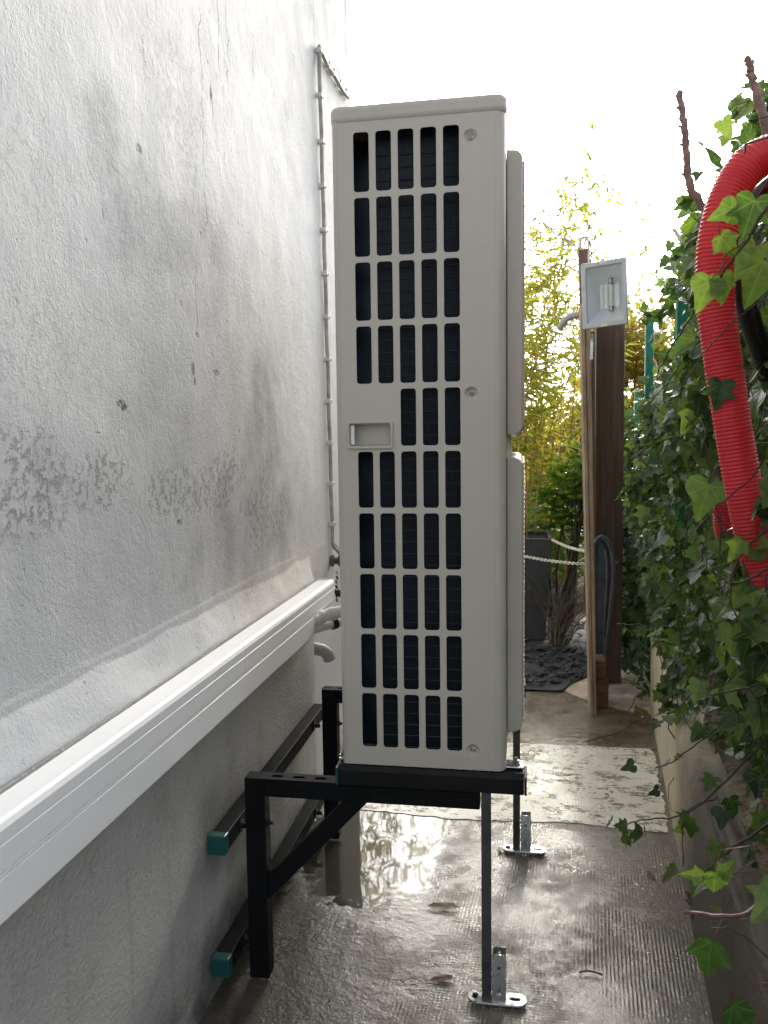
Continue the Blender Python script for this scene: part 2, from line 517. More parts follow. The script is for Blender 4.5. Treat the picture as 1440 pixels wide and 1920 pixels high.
def mat_glass():
    g = N('lamp_glass')
    n = g.noise(g.coord(), 6.0, 4)
    gl = g.node('BsdfGlossy')
    gl.inputs['Roughness'].default_value = 0.05
    tr = g.node('BsdfTransparent')
    tr.inputs['Color'].default_value = (0.9, 0.94, 0.95, 1)
    ms = g.node('MixShader')
    g.put(ms.inputs[0], g.rng(n, 0.3, 0.7, 0.05, 0.09))
    g.t.links.new(tr.outputs[0], ms.inputs[1])
    g.t.links.new(gl.outputs[0], ms.inputs[2])
    return g.done(ms.outputs[0])


def mat_water():
    g = N('water_bead')
    b = g.bsdf((1, 1, 1), 0.02, 0.0, None, 0.5, Transmission_Weight=1.0, IOR=1.33)
    return g.done(b)


M = {}
M['wall'] = mat_wall('white_plaster')
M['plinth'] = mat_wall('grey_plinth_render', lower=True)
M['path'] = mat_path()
M['patch'] = mat_patch()
M['smooth'] = simple('brown_smooth_cement', (0.17, 0.14, 0.095), 0.28, 0, 0.3, 6.0, 0.002, 40, 0.5, 0.12)
M['sand'] = simple('sandy_cement', (0.55, 0.46, 0.36), 0.7, 0, 0.3, 12.0, 0.006, 60, 0.3)
M['soil'] = simple('dark_soil', (0.035, 0.03, 0.022), 0.9, 0, 0.4, 4.0, 0.02, 30, 0.2)
M['slate'] = simple('dark_slate', (0.045, 0.046, 0.05), 0.62, 0, 0.5, 9.0, 0.003, 50, 0.5, 0.15)
M['pvc'] = simple('white_pvc', (0.84, 0.845, 0.85), 0.38, 0, 0.01, 3.0, 0, 1, 0.5, 0.02)
M['casing'] = mat_casing()
M['coil'] = mat_coil()
M['tube'] = simple('coil_tube_metal', (0.03, 0.05, 0.07), 0.4, 0.5, 0.4, 8.0)
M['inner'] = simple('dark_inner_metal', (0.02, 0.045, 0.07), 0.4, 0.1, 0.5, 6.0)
M['steel'] = simple('zinc_plate', (0.62, 0.64, 0.66), 0.26, 0.9, 0.1, 30.0)
M['screw'] = simple('screw_metal', (0.40, 0.39, 0.37), 0.35, 0.8, 0.15, 60.0)
M['black'] = simple('black_powder_coat', (0.008, 0.009, 0.010), 0.58, 0, 0.15, 20.0, 0, 300, 0.08, 0.04)
M['rubber'] = simple('black_rubber', (0.006, 0.0065, 0.007), 0.5, 0, 0.3, 20.0, 0, 1, 0.25)
M['teal'] = simple('teal_plastic_cap', (0.006, 0.085, 0.082), 0.4, 0, 0.1, 20.0)
M['leg'] = simple('dark_grey_steel', (0.085, 0.088, 0.09), 0.42, 0.4, 0.25, 18.0, 0.0003, 200)
M['cable'] = simple('grey_cable_sheath', (0.36, 0.345, 0.31), 0.6, 0, 0.25, 20.0)
M['clip'] = simple('painted_clip', (0.62, 0.60, 0.56), 0.5, 0, 0.15, 30.0)
M['rust'] = simple('brown_insulator', (0.11, 0.075, 0.05), 0.45, 0, 0.5, 40.0, 0.002, 90)
M['lagging'] = simple('white_pipe_lagging', (0.72, 0.71, 0.68), 0.55, 0, 0.1, 30.0, 0.004, 60)
M['greypvc'] = simple('grey_pvc', (0.36, 0.355, 0.34), 0.45, 0, 0.1, 10.0)
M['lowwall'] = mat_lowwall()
M['rubble'] = mat_rubble()
M['hose'] = mat_hose()
M['blackpipe'] = simple('black_pipe_plastic', (0.014, 0.014, 0.015), 0.22, 0, 0.3, 12.0, 0, 1, 0.5)
M['bark'] = simple('reddish_bark', (0.25, 0.155, 0.125), 0.6, 0, 0.35, 40.0, 0.003, 90)
M['twig'] = simple('reddish_twig', (0.12, 0.05, 0.04), 0.4, 0, 0.4, 60.0, 0.001, 200)
M['stem'] = simple('ivy_stem_bark', (0.055, 0.035, 0.024), 0.55, 0, 0.5, 30.0, 0.001, 200)
M['cutwood'] = simple('pale_cut_wood', (0.42, 0.32, 0.22), 0.7, 0, 0.2, 60.0)
M['ivy'] = mat_leaf('ivy_leaf', [(0.0, (0.024, 0.052, 0.020)), (0.4, (0.048, 0.092, 0.030)), (0.7, (0.088, 0.150, 0.044)), (1.0, (0.185, 0.25, 0.07))], 0.36, 0.27, (0.13, 0.18, 0.08))
M['ivylight'] = mat_leaf('young_ivy_leaf', [(0.0, (0.075, 0.14, 0.03)), (1.0, (0.15, 0.22, 0.045))], 0.4, 0.34, (0.24, 0.30, 0.12))
M['ivydark'] = mat_leaf('old_ivy_leaf', [(0.0, (0.03, 0.075, 0.02)), (1.0, (0.045, 0.10, 0.026))], 0.25, 0.28, (0.10, 0.15, 0.06))
M['bamboo'] = mat_leaf('bamboo_leaf', [(0.0, (0.22, 0.26, 0.05)), (0.45, (0.34, 0.34, 0.07)), (0.8, (0.46, 0.38, 0.08)), (1.0, (0.46, 0.29, 0.07))], 0.55, 0.45)
M['culm'] = simple('bamboo_culm', (0.28, 0.20, 0.05), 0.4, 0, 0.35, 14.0)
M['autumn'] = mat_leaf('autumn_leaf', [(0.0, (0.34, 0.21, 0.06)), (0.5, (0.36, 0.26, 0.08)), (1.0, (0.24, 0.23, 0.06))], 0.5, 0.5)
M['shrub'] = mat_leaf('shrub_leaf', [(0.0, (0.10, 0.18, 0.045)), (0.6, (0.17, 0.27, 0.06)), (1.0, (0.28, 0.33, 0.08))], 0.5, 0.3)
M['laurel'] = mat_leaf('laurel_leaf', [(0.0, (0.05, 0.09, 0.025)), (1.0, (0.13, 0.18, 0.045))], 0.42, 0.3)
M['darkleaf'] = mat_leaf('evergreen_leaf', [(0.0, (0.018, 0.035, 0.012)), (1.0, (0.05, 0.08, 0.022))], 0.3, 0.4)
M['dead'] = mat_leaf('dead_leaf', [(0.0, (0.16, 0.085, 0.035)), (1.0, (0.36, 0.25, 0.10))], 0.2, 0.5)
M['darkwood'] = mat_wood('dark_brown_timber', (0.115, 0.068, 0.048), (0.19, 0.120, 0.088), 0.55)
M['batten'] = mat_wood('weathered_batten', (0.23, 0.155, 0.10), (0.42, 0.31, 0.21), 0.6)
M['orange'] = mat_wood('orange_brown_timber', (0.12, 0.06, 0.03), (0.2, 0.11, 0.055), 0.6, 0)
M['fitting'] = simple('grey_lamp_body', (0.52, 0.54, 0.56), 0.4, 0.0, 0.08, 14.0)
M['reflector'] = simple('lamp_reflector', (0.74, 0.77, 0.80), 0.38, 0.6, 0.03, 6.0, 0, 1, 0.5, 0.03)
M['socket'] = simple('dark_lamp_socket', (0.06, 0.06, 0.06), 0.4, 0.3, 0.2, 30.0)
M['ceramic'] = simple('lamp_ceramic', (0.75, 0.73, 0.68), 0.4, 0, 0.05, 20.0)
M['glass'] = mat_glass()
M['slatepot'] = simple('dark_grey_planter', (0.035, 0.037, 0.040), 0.5, 0, 0.15, 8.0)
M['guardplastic'] = simple('blue_grey_plastic', (0.085, 0.100, 0.118), 0.38, 0, 0.3, 16.0, 0.002, 60)
M['chain'] = simple('white_plastic_chain', (0.68, 0.64, 0.54), 0.4, 0, 0.1, 20.0)
M['greenpaint'] = simple('green_post_paint', (0.015, 0.20, 0.15), 0.4, 0, 0.2, 14.0)
M['greenwire'] = simple('green_wire_coat', (0.02, 0.16, 0.12), 0.4, 0, 0.2, 14.0)
M['roof'] = simple('clay_roof', (0.30, 0.13, 0.08), 0.7, 0, 0.3, 6.0)
M['drystem'] = simple('dry_stem', (0.13, 0.105, 0.07), 0.7, 0, 0.35, 30.0)
M['water'] = mat_water()


# ------------------------------------------------------------------ mesh helpers
def put(name, me, mat, parent=None, smooth=None, bevel=0.0, seg=2, loc=None):
    if mat is not None and not me.materials:
        me.materials.append(mat)
    if smooth is not None:
        me.polygons.foreach_set('use_smooth', [True] * len(me.polygons))
        if smooth < 180:
            me.set_sharp_from_angle(angle=math.radians(smooth))
    o = bpy.data.objects.new(name, me)
    COL.objects.link(o)
    if parent is not None:
        o.parent = parent
    if loc is not None:
        o.location = loc
    if bevel:
        b = o.modifiers.new('bevel', 'BEVEL')
        b.width = bevel
        b.segments = seg
        b.limit_method = 'ANGLE'
        b.angle_limit = math.radians(40)
    return o


def tag(o, label=None, cat=None, group=None, kind=None):
    if label:
        o['label'] = label
    if cat:
        o['category'] = cat
    if group:
        o['group'] = group
    if kind:
        o['kind'] = kind
    return o


def empty(name, loc, label, cat, group=None):
    o = bpy.data.objects.new(name, None)
    o.empty_display_size = 0.1
    COL.objects.link(o)
    o.location = loc
    tag(o, label, cat, group)
    return o


class MB:
    """collects shapes; build() links them as one mesh object. Coordinates are world; origin is given at build."""
    def __init__(self):
        self.v, self.f = [], []

    def add(self, vs, fs):
        b = len(self.v)
        self.v += [tuple(p) for p in vs]
        self.f += [tuple(i + b for i in f) for f in fs]
        return self

    def box(self, x0, x1, y0, y1, z0, z1):
        vs = [(x, y, z) for x in (x0, x1) for y in (y0, y1) for z in (z0, z1)]
        return self.add(vs, [(0, 1, 3, 2), (4, 6, 7, 5), (0, 4, 5, 1), (2, 3, 7, 6), (0, 2, 6, 4), (1, 5, 7, 3)])

    def bar(self, a, b, w, d, upv=(0, 1, 0)):
        a, b = Vector(a), Vector(b)
        t = (b - a).normalized()
        u = Vector(upv)
        s = t.cross(u).normalized()
        u = s.cross(t).normalized()
        vs = []
        for p in (a, b):
            for i, j in ((-1, -1), (1, -1), (1, 1), (-1, 1)):
                vs.append(p + s * (i * w / 2) + u * (j * d / 2))
        return self.add(vs, [(3, 2, 1, 0), (4, 5, 6, 7), (0, 1, 5, 4), (1, 2, 6, 5), (2, 3, 7, 6), (3, 0, 4, 7)])

    def tube(self, pts, r, n=8, cap=True):
        pts = [Vector(p) for p in pts]
        k = len(pts)
        rr = r if isinstance(r, (list, tuple, np.ndarray)) else [r] * k
        t0 = (pts[1] - pts[0]).normalized()
        ref = Vector((0, 0, 1)) if abs(t0.z) < 0.9 else Vector((1, 0, 0))
        s = t0.cross(ref).normalized()
        vs = []
        for i, p in enumerate(pts):
            t = (pts[min(i + 1, k - 1)] - pts[max(i - 1, 0)]).normalized()
            s = (s - t * s.dot(t)).normalized()
            u = t.cross(s)
            for j in range(n):
                a = 2 * PI * j / n
                vs.append(p + (s * math.cos(a) + u * math.sin(a)) * rr[i])
        fs = []
        for i in range(k - 1):
            for j in range(n):
                a, b = i * n + j, i * n + (j + 1) % n
                fs.append((a, b, b + n, a + n))
        if cap:
            fs.append(tuple(range(n))[::-1])
            fs.append(tuple(range((k - 1) * n, k * n)))
        return self.add(vs, fs)

    def lathe(self, c, axis, prof, n=20):
        """prof: (distance along axis, radius)"""
        c, ax = Vector(c), Vector(axis).normalized()
        ref = Vector((0, 0, 1)) if abs(ax.z) < 0.9 else Vector((1, 0, 0))
        s = ax.cross(ref).normalized()
        u = ax.cross(s)
        vs = []
        for d, r in prof:
            for j in range(n):
                a = 2 * PI * j / n
                vs.append(c + ax * d + (s * math.cos(a) + u * math.sin(a)) * max(r, 1e-5))
        fs = []
        for i in range(len(prof) - 1):
            for j in range(n):
                a, b = i * n + j, i * n + (j + 1) % n
                fs.append((a, b, b + n, a + n))
        return self.add(vs, fs)

    def prism(self, poly, o, ex, ey, ez, length):
        """poly in (ex, ey) plane at o, swept along ez"""
        o, ex, ey, ez = Vector(o), Vector(ex), Vector(ey), Vector(ez)
        n = len(poly)
        vs = [o + ex * a + ey * b for a, b in poly] + [o + ex * a + ey * b + ez * length for a, b in poly]
        fs = [tuple(range(n))[::-1], tuple(range(n, 2 * n))]
        for i in range(n):
            j = (i + 1) % n
            fs.append((i, j, j + n, i + n))
        return self.add(vs, fs)

    def build(self, name, mat, parent=None, smooth=None, bevel=0.0, seg=2, origin=None):
        me = bpy.data.meshes.new(name)
        me.from_pydata(self.v, [], self.f)
        bm = bmesh.new()
        bm.from_mesh(me)
        bmesh.ops.recalc_face_normals(bm, faces=bm.faces)
        bm.to_mesh(me)
        bm.free()
        base = Vector((0, 0, 0))
        if parent is not None:
            q = parent
            while q is not None:
                base += q.location
                q = q.parent
        o = put(name, me, mat, parent, smooth, bevel, seg)
        if parent is not None:
            me.transform(Matrix.Translation(-base))
        elif origin is not None:
            me.transform(Matrix.Translation(-Vector(origin)))
            o.location = origin
        return o


def rrect(x0, x1, y0, y1, r, n=4):
    pts = []
    for cx, cy, a0 in ((x1 - r, y1 - r, 0), (x0 + r, y1 - r, 90), (x0 + r, y0 + r, 180), (x1 - r, y0 + r, 270)):
        for i in range(n + 1):
            a = math.radians(a0 + 90 * i / n)
            pts.append((cx + r * math.cos(a), cy + r * math.sin(a)))
    return pts


def circle(cx, cy, r, n=16):
    return [(cx + r * math.cos(2 * PI * i / n), cy + r * math.sin(2 * PI * i / n)) for i in range(n)]


def plate(outer, holes, thick, bev=0.0):
    """flat plate with holes, in its own XY, centred on z = 0: a filled 2D curve turned into a mesh"""
    cu = bpy.data.curves.new('plate', 'CURVE')
    cu.dimensions = '2D'
    cu.fill_mode = 'BOTH'
    cu.extrude = max(thick / 2 - bev, 0.0)
    cu.bevel_depth = bev
    cu.bevel_resolution = 1
    cu.offset = -bev
    for poly in [outer] + holes:
        sp = cu.splines.new('POLY')
        sp.points.add(len(poly) - 1)
        for p, q in zip(sp.points, poly):
            p.co = (q[0], q[1], 0, 1)
        sp.use_cyclic_u = True
    o = bpy.data.objects.new('plate', cu)
    COL.objects.link(o)
    dg = bpy.context.evaluated_depsgraph_get()
    me = bpy.data.meshes.new_from_object(o.evaluated_get(dg))
    bpy.data.objects.remove(o)
    bpy.data.curves.remove(cu)
    return me


def place_mesh(name, me, mat, M4, parent=None, smooth=None):
    me.transform(M4)
    base = Vector((0, 0, 0))
    q = parent
    while q is not None:
        base += q.location
        q = q.parent
    me.transform(Matrix.Translation(-base))
    me.materials.clear()
    return put(name, me, mat, parent, smooth)


XZ = lambda y: Matrix(((1, 0, 0, 0), (0, 0, -1, y), (0, 1, 0, 0), (0, 0, 0, 1)))      # plate XY -> world XZ at depth y
XY = lambda z: Matrix.Translation((0, 0, z))


def spline(pts, n=6):
    """Catmull-Rom through points"""
    P = [Vector(p) for p in pts]
    P = [P[0] * 2 - P[1]] + P + [P[-1] * 2 - P[-2]]
    out = []
    for i in range(1, len(P) - 2):
        for k in range(n):
            t = k / n
            a, b, c, d = P[i - 1], P[i], P[i + 1], P[i + 2]
            out.append(0.5 * ((2 * b) + (c - a) * t + (2 * a - 5 * b + 4 * c - d) * t * t + (3 * b - a - 3 * c + d) * t ** 3))
    out.append(P[-2])
    return out


def fast_mesh(name, V, T, uv=None, tint=None):
    me = bpy.data.meshes.new(name)
    V = np.asarray(V, np.float32)
    T = np.asarray(T, np.int32)
    me.vertices.add(len(V))
    me.vertices.foreach_set('co', V.ravel())
    me.loops.add(T.size)
    me.loops.foreach_set('vertex_index', T.ravel())
    me.polygons.add(len(T))
    me.polygons.foreach_set('loop_start', np.arange(0, T.size, T.shape[1], dtype=np.int32))
    if uv is not None:
        l = me.uv_layers.new(name='UVMap')
        l.data.foreach_set('uv', np.asarray(uv, np.float32)[T.ravel()].ravel())
    me.update(calc_edges=True)
    if tint is not None:
        a = me.attributes.new('tint', 'FLOAT', 'POINT')
        a.data.foreach_set('value', np.asarray(tint, np.float32))
    return me


def vnoise(u, v, seed, octaves=5, gain=0.5):
    """fractal value noise for numpy grids"""
    r = np.random.default_rng(seed)
    out = np.zeros_like(u)
    amp, tot, f = 1.0, 0.0, 1.0
    for _ in range(octaves):
        g = r.random((64, 64))
        a, b = u * f, v * f
        i, j = np.floor(a).astype(int), np.floor(b).astype(int)
        s, t = a - i, b - j
        s, t = s * s * (3 - 2 * s), t * t * (3 - 2 * t)
        q = lambda p, w: g[p % 64, w % 64]
        out += amp * ((q(i, j) * (1 - s) + q(i + 1, j) * s) * (1 - t) + (q(i, j + 1) * (1 - s) + q(i + 1, j + 1) * s) * t)
        tot += amp
        amp *= gain
        f *= 2.03
    return out / tot - 0.5


def grid_mesh(name, us, vs, fn):
    U, V = np.meshgrid(us, vs, indexing='ij')
    P = fn(U, V)
    nu, nv = U.shape
    idx = np.arange(nu * nv).reshape(nu, nv)
    T = np.stack([idx[:-1, :-1], idx[1:, :-1], idx[1:, 1:], idx[:-1, 1:]], -1).reshape(-1, 4)
    return fast_mesh(name, np.stack([p.ravel() for p in P], -1), T)


# leaf prototypes: (verts, triangles, uv)
def leaf_proto(half, fold=0.12, cup=0.10, centre=0.32):
    """half: outline of the right half from the base to the tip; tip at (0, 1)"""
    out = half + [(-x, y) for x, y in half[::-1] if x > 1e-6]
    n = len(out)
    vs = [(x, y, fold * abs(x) - cup * (y - 0.4) ** 2 + (0.05 * math.sin(9 * y + 4 * x))) for x, y in out] + [(0, centre, 0.0)]
    T = [(i, (i + 1) % n, n) for i in range(n)]
    return np.array(vs, float), np.array(T), np.array([(x, y) for x, y in out] + [(0, centre)])


def rich_leaf(half, fold, cup, twist, wave):
    """the same outline with more points, so that the blade can bend, dish and ripple"""
    out = half + [(-x, y) for x, y in half[::-1] if x > 1e-6]
    n0 = len(out)
    pts = []
    for i in range(n0):
        a, b = out[i], out[(i + 1) % n0]
        for k in range(2):
            t = k / 2
            pts.append((a[0] + (b[0] - a[0]) * t, a[1] + (b[1] - a[1]) * t))
    cx, cy = 0.0, 0.30
    rings = [[(cx + (x - cx) * f, cy + (y - cy) * f) for x, y in pts] for f in (1.0, 0.66, 0.33)]
    uv = [p for r in rings for p in r] + [(cx, cy)]
    n = len(pts)
    vs = []
    for x, y in uv:
        e = abs(x) + 0.6 * max(0, y - 0.3)
        z = fold * abs(x) ** 1.25 - cup * (y - 0.25) * abs(y - 0.25) - 0.35 * abs(x) ** 2.2 + twist * x * y + wave * math.sin(7.0 * y + 9.0 * x) * e
        vs.append((x, y, z))
    T = []
    for r in range(2):
        for i in range(n):
            a, b = r * n + i, r * n + (i + 1) % n
            T += [(a, b, b + n), (a, b + n, a + n)]
    T += [(2 * n + i, 2 * n + (i + 1) % n, 3 * n) for i in range(n)]
    return np.array(vs, float), np.array(T), np.array(uv)


IVY = [leaf_proto([(0, 0.0), (0.14, -0.13), (0.40, -0.09), (0.52, 0.06), (0.34, 0.20), (0.44, 0.34), (0.60, 0.52), (0.38, 0.50), (0.22, 0.55), (0.14, 0.78), (0, 1.0)]),
       leaf_proto([(0, 0.0), (0.12, -0.10), (0.36, -0.10), (0.44, 0.10), (0.36, 0.22), (0.48, 0.44), (0.30, 0.46), (0.24, 0.62), (0.12, 0.84), (0, 1.0)], 0.2, 0.22),
       leaf_proto([(0, 0.0), (0.16, -0.16), (0.46, -0.10), (0.58, 0.10), (0.50, 0.30), (0.30, 0.44), (0.16, 0.74), (0, 1.0)], 0.05, -0.1),
       leaf_proto([(0, 0.0), (0.10, -0.08), (0.26, -0.02), (0.38, 0.14), (0.52, 0.36), (0.30, 0.40), (0.20, 0.52), (0.12, 0.76), (0, 1.0)], 0.28, 0.15)]
RICH = [rich_leaf([(0, 0.0), (0.10, -0.12), (0.24, -0.17), (0.38, -0.12), (0.47, -0.02), (0.44, 0.09), (0.34, 0.20), (0.44, 0.30), (0.58, 0.50), (0.45, 0.51), (0.30, 0.49), (0.21, 0.57), (0.16, 0.74), (0.08, 0.90), (0, 1.0)], 0.35, 0.30, 0.10, 0.035),
        rich_leaf([(0, 0.0), (0.10, -0.09), (0.22, -0.13), (0.36, -0.08), (0.42, 0.06), (0.37, 0.20), (0.42, 0.34), (0.46, 0.45), (0.34, 0.46), (0.25, 0.56), (0.18, 0.72), (0.09, 0.88), (0, 1.0)], 0.55, 0.45, -0.15, 0.05),
        rich_leaf([(0, 0.0), (0.13, -0.13), (0.30, -0.17), (0.46, -0.10), (0.55, 0.06), (0.52, 0.24), (0.40, 0.38), (0.28, 0.48), (0.20, 0.64), (0.11, 0.84), (0, 1.0)], 0.25, 0.22, 0.22, 0.04),
        rich_leaf([(0, 0.0), (0.07, -0.07), (0.17, -0.07), (0.28, 0.0), (0.33, 0.13), (0.40, 0.26), (0.48, 0.38), (0.36, 0.39), (0.25, 0.44), (0.20, 0.58), (0.13, 0.78), (0.06, 0.92), (0, 1.0)], 0.6, 0.5, 0.12, 0.05)]
BLADE = leaf_proto([(0, 0.0), (0.055, 0.15), (0.062, 0.4), (0.03, 0.8), (0, 1.0)], 0.4, 0.25)
OVAL = leaf_proto([(0, 0.0), (0.13, 0.2), (0.19, 0.48), (0.14, 0.78), (0, 1.0)], 0.25, 0.15)
STAR = leaf_proto([(0, 0.0), (0.25, 0.0), (0.5, 0.2), (0.3, 0.35), (0.46, 0.6), (0.2, 0.62), (0, 1.0)], 0.1, 0.1)


def frames(D, Nn):
    D = D / np.linalg.norm(D, axis=1, keepdims=True)
    Sx = np.cross(D, Nn)
    Sx /= np.linalg.norm(Sx, axis=1, keepdims=True) + 1e-9
    Nz = np.cross(Sx, D)
    return Sx, D, Nz


def leaf_mesh(name, protos, which, P, D, Nn, size, wide=None):
    Sx, Dy, Nz = frames(D, Nn)
    Vs, Ts, Us, Ti = [], [], [], []
    b = 0
    tint = RNG.random(len(P))
    for k, (pv, pt, pu) in enumerate(protos):
        ids = np.nonzero(which == k)[0]
        if not len(ids):
            continue
        s = size[ids][:, None, None]
        w = (wide[ids] if wide is not None else np.ones(len(ids)))[:, None, None]
        v = P[ids][:, None, :] + s * (pv[None, :, 0:1] * w * Sx[ids][:, None, :] + pv[None, :, 1:2] * Dy[ids][:, None, :] + pv[None, :, 2:3] * Nz[ids][:, None, :])
        Vs.append(v.reshape(-1, 3))
        Ts.append((pt[None] + (np.arange(len(ids)) * len(pv))[:, None, None] + b).reshape(-1, 3))
        Us.append(np.tile(pu, (len(ids), 1)))
        Ti.append(np.repeat(tint[ids], len(pv)))
        b += len(ids) * len(pv)
    return fast_mesh(name, np.concatenate(Vs), np.concatenate(Ts), np.concatenate(Us), np.concatenate(Ti))


def foliage(name, protos, P, D, Nn, size, mat, parent, wide=None):
    P, D, Nn, size = map(np.asarray, (P, D, Nn, size))
    which = RNG.integers(0, len(protos), len(P))
    base = Vector((0, 0, 0))
    q = parent
    while q is not None:
        base += q.location
        q = q.parent
    me = leaf_mesh(name, protos, which, P - np.array(base), D, Nn, size, wide)
    o = put(name, me, mat, parent, 180)
    o['kind'] = 'stuff'
    return o


# ------------------------------------------------------------------ ground
def sheet(name, poly, z, mat, kind='structure', parent=None):
    me = plate(poly, [], 0.0)
    me.transform(Matrix.Translation((0, 0, z)))
    me.materials.clear()
    o = put(name, me, mat, parent)
    o['kind'] = kind
    return o


def wallx(y):
    return 1.036 + 0.0865 * (y - 1.644)


g_ = MB().add([(-300, -300, -0.03), (300, -300, -0.03), (300, 300, -0.03), (-300, 300, -0.03)], [(0, 1, 2, 3)]).build('ground', M['soil'])
g_['kind'] = 'structure'
ys = np.concatenate([np.linspace(-1.6, 1.2, 20), np.linspace(1.22, 4.0, 120)])
me = grid_mesh('path', np.linspace(0, 1, 50), ys, lambda U, V: (-0.05 + U * (wallx(V) + 0.07), V, 0.0008 * vnoise(U * 9, V * 9, 5, 3)))
path = put('path', me, M['path'], None, 180)
path['kind'] = 'structure'
# pale band of worn cement across the path
edge = [(0.03 + t * (1.088 - 0.03), 2.482 + 0.012 * math.sin(11 * t) + random.uniform(-0.006, 0.006)) for t in np.linspace(0, 1, 40)]
edge += [(wallx(y) - 0.012 + random.uniform(-0.012, 0.004), y) for y in np.linspace(2.5, 3.12, 26)]
edge += [(wallx(3.15) - 0.03 - t * 1.09, 3.155 + random.uniform(-0.004, 0.004)) for t in np.linspace(0, 1, 30)]
sheet('pale_path', edge, 0.0020, M['patch'])
edge = [(0.0, 3.158), (1.158, 3.158)] + [(wallx(y) - 0.02, y) for y in np.linspace(3.2, 3.55, 8)]
edge += [(1.14, 3.60), (1.05, 3.66), (0.97, 3.72), (0.90, 3.80), (0.86, 3.88), (0.83, 3.86), (0.6, 3.86), (0.0, 3.86)]
sheet('smooth_path', edge, 0.0014, M['smooth'])
edge = [(0.85, 3.86), (0.93, 3.74), (1.02, 3.66), (1.12, 3.58), (1.22, 3.55), (1.26, 3.9), (1.27, 4.25), (1.1, 4.3), (0.99, 4.14), (0.9, 4.0)]
sheet('sandy_ground', edge, 0.0032, M['sand'])

# slate bed
bed = sheet('slate_bed', [(-0.5, 3.83), (0.84, 3.83), (0.88, 3.95), (0.99, 4.12), (1.2, 4.3), (1.3, 5.6), (-0.5, 5.6)], 0.012, M['slate'])
chips = []
for k in range(6):
    r = random.Random(k)
    mb = MB()
    n = r.randint(5, 7)
    poly = [(math.cos(2 * PI * i / n + r.uniform(-.3, .3)) * r.uniform(.6, 1), math.sin(2 * PI * i / n + r.uniform(-.3, .3)) * r.uniform(.35, .75)) for i in range(n)]
    mb.prism(poly, (0, 0, 0), (1, 0, 0), (0, 1, 0), (0, 0, 1), r.uniform(0.12, 0.24))
    me = bpy.data.meshes.new('slate_chip')
    me.from_pydata(mb.v, [], mb.f)
    me.materials.append(M['slate'])
    chips.append(me)
for i in range(280):
    if i < 200:
        x, y = random.uniform(0.62, 1.15), random.uniform(3.88, 4.6)
    else:
        x, y = random.uniform(0.6, 1.25), random.uniform(4.3, 5.4)
    if y < 3.9 + max(0, x - 0.84) * 1.4:
        continue
    o = bpy.data.objects.new('slate_chip', random.choice(chips))
    COL.objects.link(o)
    o.parent = bed
    s = random.uniform(0.018, 0.042)
    o.scale = (s, s, s)
    o.location = (x, y, 0.012 + random.uniform(0.0, 0.018))
    o.rotation_euler = (random.uniform(-.35, .35), random.uniform(-.35, .35), random.uniform(0, 2 * PI))

# ------------------------------------------------------------------ house on the left
house = empty('house', (-0.03, 1.2, 0), 'white plastered house wall with grey damp stains along the left of the passage', 'building')
ys = np.linspace(0.0, 3.29, 230)
zs = np.concatenate([np.linspace(0.748, 0.815, 10), np.linspace(0.818, 0.875, 26), np.linspace(0.885, 3.6, 200)])


def wall_fn(Y, Z):
    d = 0.008 * vnoise(Y * 2.1, Z * 2.1, 3, 3) + 0.0016 * vnoise(Y * 14, Z * 14, 4, 4)
    # the render swells out to the plinth below a cracked lip
    e = 0.845 + 0.014 * vnoise(Y * 7, Z * 0, 8, 5) - Z
    lip = np.clip(e / 0.007, 0, 1)
    d = d + 0.0012 * lip * np.clip(3 * vnoise(Y * 4, Z * 0 + 3, 9, 4) + 0.6, 0, 1) + 0.026 * np.clip((0.825 + 0.05 * vnoise(Y * 5, Z * 9, 10, 4) - Z) / 0.075, 0, 1) * np.clip((2.56 - Y) / 0.05, 0, 1)
    fade = np.clip((3.29 - Y) / 0.03, 0, 1)
    return (-0.03 + d * fade - 0.03, Y - 1.2, Z)


me = grid_mesh('wall', ys, zs, wall_fn)
me.transform(Matrix.Translation((0.06, 0, 0)))
w = put('wall', me, M['wall'], house, 180)
MB().box(-6.0, -0.06, -4.0, 0.0, -0.03, 5.6).box(-6.0, -0.06, 0.0, 3.288, 3.6, 5.6).box(-6.0, -0.045, 0.0, 3.288, -0.03, 3.6).build('wall_core', M['wall'], house)
ys = np.linspace(-2.0, 2.47, 200)
zs = np.linspace(-0.02, 0.752, 60)
me = grid_mesh('plinth', ys, zs, lambda Y, Z: (0.03 + 0.005 * vnoise(Y * 3, Z * 3, 21, 4) - 0.001, Y - 1.2, Z))
put('plinth', me, M['plinth'], house, 180)
MB().box(-0.07, -0.006, -2.0, 2.466, -0.02, 0.748).build('plinth_core', M['plinth'], house)
MB().box(-0.07, -0.030, 2.467, 3.286, -0.02, 0.752).build('plinth_end', M['wall'], house)
MB().prism([(-6.5, 5.6), (0.25, 5.6), (-3.1, 7.6)], (0, -4.3, 0), (1, 0, 0), (0, 0, 1), (0, 1, 0), 7.9).build('roof', M['roof'], house)

